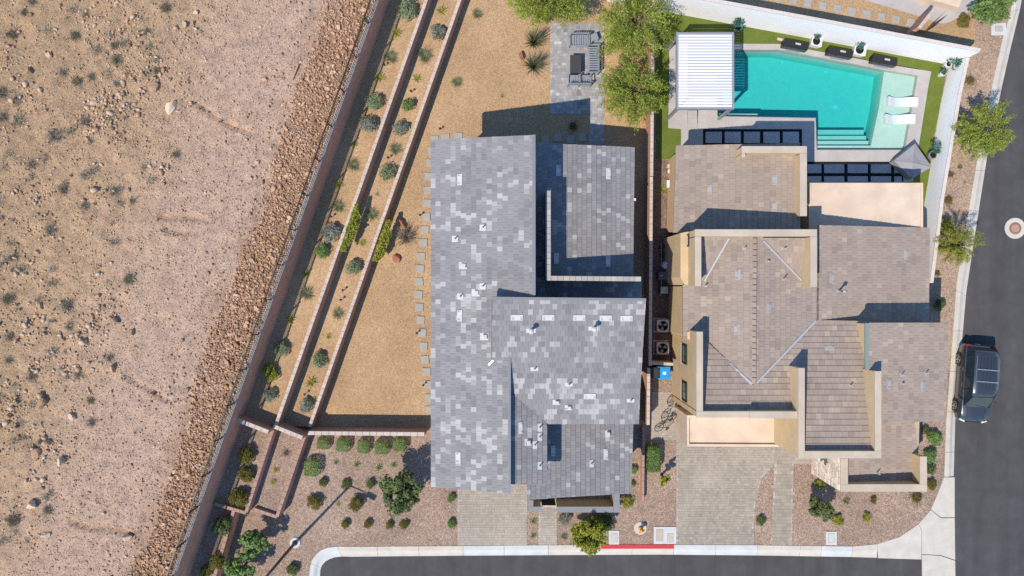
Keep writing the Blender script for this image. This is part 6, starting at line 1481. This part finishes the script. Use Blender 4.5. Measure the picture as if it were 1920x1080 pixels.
DR = [(320, 201, 30, 22, .35, .5, .95, 'large pale flat boulder on the desert'), (288, 162, 24, 20, .35, .8, .2, 'dark broken boulder below the green desert bush'), (266, 140, 14, 14, .3, 1, .3, 'round brown rock beside the dark broken boulder'), (92, 103, 14, 16, .3, 2, .45, 'orange-brown rock high on the desert'), (77, 756, 26, 22, .4, .3, .1, 'dark rock heap on the lower desert'), (65, 850, 20, 22, .35, 2.6, .2, 'dark split rock beside the pale boulder'), (113, 865, 16, 18, .35, .2, 1., 'pale grey boulder on the lower desert'), (59, 946, 26, 22, .45, .9, .85, 'large grey boulder near the bottom of the desert'), (240, 1007, 20, 14, .25, .2, .6, 'pinkish flat rock at the end of the lower gully'), (210, 692, 16, 16, .35, 1, .3, 'dark brown rock above the long gully'), (85, 1003, 20, 12, .25, 2.9, .8, 'pale rock slab near the bottom of the desert'), (133, 782, 18, 12, .25, 2.4, .85, 'pale rock beside the dark rock heap'), (215, 601, 18, 13, .3, 2.3, .2, 'dark slab rock in the middle of the desert'), (246, 624, 11, 17, .3, 0, .25, 'upright dark rock below the dark slab'), (76, 574, 14, 12, .3, 1, .2, 'brown rock near the edge bush'), (182, 555, 12, 10, .3, 1, .3, 'small brown rock above the dark slab'), (30, 640, 10, 10, .2, 0, .4, 'small rock near the picture edge'), (368, 22, 14, 10, .25, .5, .8, 'pale rock near the top of the graded strip'), (345, 45, 16, 12, .2, 2, .7, 'tan rock in the small pile near the top'), (362, 44, 9, 10, .25, 1, .2, 'dark rock in the small pile near the top'), (222, 178, 15, 9, .2, .2, .8, 'pale long rock beside the grey twigs'), (176, 193, 16, 9, .2, 0, .85, 'pale slab rock above the stony patch'), (22, 188, 12, 14, .3, 0, .5, 'rock at the edge of the upper desert'), (53, 133, 11, 16, .3, .4, .2, 'dark pointed rock on the upper desert')]
for i, (x, y, L, W, hz, rz, t, lab) in enumerate(DR):
    q = desert_at(x, y); boulder(x, y, L * .95, W * .95, hz, rz, ROCK_P, lab, q.z, i, 'desert_boulder', t)

q = desert_at(555, 136); tb = thing('timber_board', 'weathered timber board lying at the edge of the riprap bank', 'board', q, .0)
m = MB(); m.box(0, 0, .1, .07, .95, .12, -.36, bev=.01); put('board', m.mesh('board', [mat_rough('weathered_timber', (.42, .29, .19), .2, 6, 40, .9, .3)]), tb, local=True)
# ------------------------------------------------------------------ parked SUV
def suv():
    PAINT = mat_plain('dark_grey_car_paint', (.06, .067, .08), .28, .55, .5, .8, .03); GL = mat_glass_dark('car_glass', (.012, .02, .03)); RUB = mat_plain('tyre_rubber', (.02, .02, .02), .8); ALU = mat_plain('alloy', (.55, .55, .56), .3, .8)
    CHR = mat_plain('chrome', (.75, .75, .77), .15, .95); LAMP = mat_plain('clear_lamp', (.6, .62, .65), .1); RED = mat_plain('red_lamp', (.35, .01, .01), .2); TRIM = mat_plain('black_trim', (.02, .02, .022), .6)
    f, b = P(1820, 786, .6), P(1830.5, 655, .6); d = f - b; c = (f + b) / 2
    # local +y is the front
    root = thing('parked_suv', 'dark grey SUV with silver roof bars parked against the kerb', 'car', (c.x + .12, c.y + .05, -.12), math.atan2(d.y, d.x) - math.pi / 2)
    def C(nm, me, par=root): return put(nm, me, par, local=True)
    L = 4.85; hw = .97
    # stations: y, half width low, half width belt, z low, z belt
    ST = [(-2.42, .78, .80, .42, .72), (-2.36, .86, .88, .34, .92), (-2.2, .93, .93, .28, 1.02), (-1.6, .965, .95, .26, 1.06), (-.6, .97, .95, .24, 1.06), (.4, .97, .95, .24, 1.05), (1.0, .965, .94, .25, 1.03), (1.35, .96, .92, .26, 1.02), (1.9, .94, .88, .27, .97), (2.2, .90, .80, .3, .90), (2.36, .80, .70, .36, .78), (2.43, .66, .60, .42, .62)]
    vs = []; fs = []; K_ = 9
    for (y, wl_, wb_, zl, zb) in ST:
        zm = (zl + zb) / 2
        ring = [(-wl_ * .9, zl), (-wl_, zl + .08), (-wl_ * 1.0, zm), (-wb_, zb - .05), (-wb_ * .93, zb)]
        crown = zb + (.035 if y > 1.2 else .01)
        ring = ring + [(0, crown)] + [(-x, z) for x, z in ring[::-1]]
        vs += [(x, y, z) for x, z in ring]
    k = 11
    for i in range(len(ST) - 1):
        for j in range(k - 1): fs.append([i * k + j, i * k + j + 1, (i + 1) * k + j + 1, (i + 1) * k + j])
    fs.append(list(range(k))[::-1]); fs.append([(len(ST) - 1) * k + j for j in range(k)]); fs += [[i * k + k - 1, i * k, (i + 1) * k, (i + 1) * k + k - 1] for i in range(len(ST) - 1)]
    C('body', new_mesh('body', vs, fs, [PAINT], smooth=True))
    # cabin: glass shell, then pillars and roof panel on top
    CB = [(-2.28, .80, 1.0, .70, 1.08), (-2.05, .87, 1.03, .70, 1.60), (-1.7, .89, 1.05, .70, 1.69), (-.3, .90, 1.05, .72, 1.74), (.45, .89, 1.04, .70, 1.70), (.75, .88, 1.03, .66, 1.62), (1.42, .82, 1.01, .62, 1.06)]
    vs = []; fs = []
    for (y, wb_, zb, wr, zr) in CB: vs += [(-wb_, y, zb), (-wr, y, zr - .01), (wr, y, zr - .01), (wb_, y, zb)]
    for i in range(len(CB) - 1):
        for j in range(3): fs.append([i * 4 + j, i * 4 + j + 1, (i + 1) * 4 + j + 1, (i + 1) * 4 + j])
    fs += [[3, 2, 1, 0], [(len(CB) - 1) * 4 + j for j in range(4)]]
    C('cabin_glass', new_mesh('cabin_glass', vs, fs, [GL]))
    vs = []; fs = []; RP_ = [(-2.12, .66, 1.55), (-2.0, .70, 1.63), (-1.7, .72, 1.70), (-.3, .74, 1.75), (.45, .72, 1.71), (.72, .68, 1.645)]
    for (y, wr, zr) in RP_: vs += [(-wr - .03, y, zr - .05), (-wr, y, zr), (-wr * .5, y, zr + .02), (wr * .5, y, zr + .02), (wr, y, zr), (wr + .03, y, zr - .05)]
    for i in range(len(RP_) - 1):
        for j in range(5): fs.append([i * 6 + j, i * 6 + j + 1, (i + 1) * 6 + j + 1, (i + 1) * 6 + j])
    fs += [[5, 4, 3, 2, 1, 0], [30 + j for j in range(6)]]; rf = C('roof', new_mesh('roof', vs, fs, [PAINT], smooth=True))
    for x in (-.42, -.21, 0, .21, .42): C('roof_groove', MB().box(x, -.75, 1.768 - abs(x) * .02, .018, 1.9, .012).mesh('roof_groove', [TRIM]), rf)
    for s in (-1, 1):
        C('roof_rail', MB().tube([(s * .66, -1.75, 1.70), (s * .68, -1.6, 1.78), (s * .69, .1, 1.80), (s * .67, .3, 1.73)], .022, 6).mesh('roof_rail', [CHR]))
        for q in ([(s * .64, .74, 1.64), (s * .81, 1.40, 1.05)], [(s * .69, .40, 1.70), (s * .90, .36, 1.05)], [(s * .70, -.55, 1.72), (s * .905, -.6, 1.06)], [(s * .69, -1.75, 1.68), (s * .90, -1.6, 1.06)], [(s * .68, -2.05, 1.60), (s * .86, -2.25, 1.04)]): C('pillar', MB().tube(q, .035, 6).mesh('pillar', [PAINT if q[0][1] > .7 or q[0][1] < -1.8 else TRIM]))
        C('belt_trim', MB().tube([(s * .90, -2.1, 1.055), (s * .915, -.5, 1.07), (s * .90, .9, 1.05)], .012, 5).mesh('belt_trim', [CHR]))
        mi = MB(); mi.box(s * 1.05, 1.0, 1.08, .22, .12, .16, 0, bev=.04); C('mirror', mi.mesh('mirror', [PAINT]))
        for y in (.1, -.85): C('door_handle', MB().box(s * .965, y, .93, .03, .2, .03, bev=.008).mesh('door_handle', [CHR]))
        C('headlight', MB().box(s * .66, 2.24, .76, .34, .26, .13, s * -.35, bev=.04).mesh('headlight', [LAMP])); C('tail_light', MB().box(s * .78, -2.33, .95, .2, .14, .22, 0, bev=.03).mesh('tail_light', [RED]))
        for y in (1.48, -1.42):
            w = MB(); w.tube([(s * .74, y, .37), (s * .99, y, .37)], .37, 26); wo_ = C('wheel', w.mesh('wheel', [RUB]))
            r = MB(); r.tube([(s * .98, y, .37), (s * 1.0, y, .37)], .25, 22)
            C('rim', r.mesh('rim', [TRIM]), wo_); sp_ = MB()
            for q in range(5):
                a = q * 1.2566; sp_.tube([(s * 1.003, y, .37), (s * 1.003, y + math.cos(a) * .24, .37 + math.sin(a) * .24)], .032, 5)
            sp_.tube([(s * 1.0, y + .25 * math.cos(t), .37 + .25 * math.sin(t)) for t in np.linspace(0, 6.283, 19)], .014, 5, cap=False); C('spokes', sp_.mesh('spokes', [ALU]), wo_)
            ar = MB(); ar.tube([(s * .965, y + .43 * math.cos(t), .37 + .43 * math.sin(t)) for t in np.linspace(-.1, 3.24, 14)], .035, 6); C('wheel_arch', ar.mesh('wheel_arch', [TRIM]))
    for y in (-.95, -.22): C('crossbar', MB().box(0, y, 1.835, 1.36, .06, .03, bev=.01).mesh('crossbar', [CHR]))
    C('grille', MB().box(0, 2.40, .62, .8, .05, .2, bev=.015).mesh('grille', [TRIM])); C('wiper', MB().tube([(-.5, 1.40, 1.09), (.1, 1.33, 1.14)], .01, 4).mesh('wiper', [TRIM])); C('number_plate', MB().box(0, -2.43, .62, .32, .02, .14).mesh('number_plate', [WHITEM]))
    for x in (-.5, .5): C('bonnet_crease', MB().tube([(x * 1.1, 1.5, 1.03), (x, 2.15, .955)], .012, 5).mesh('bonnet_crease', [PAINT]))
suv()
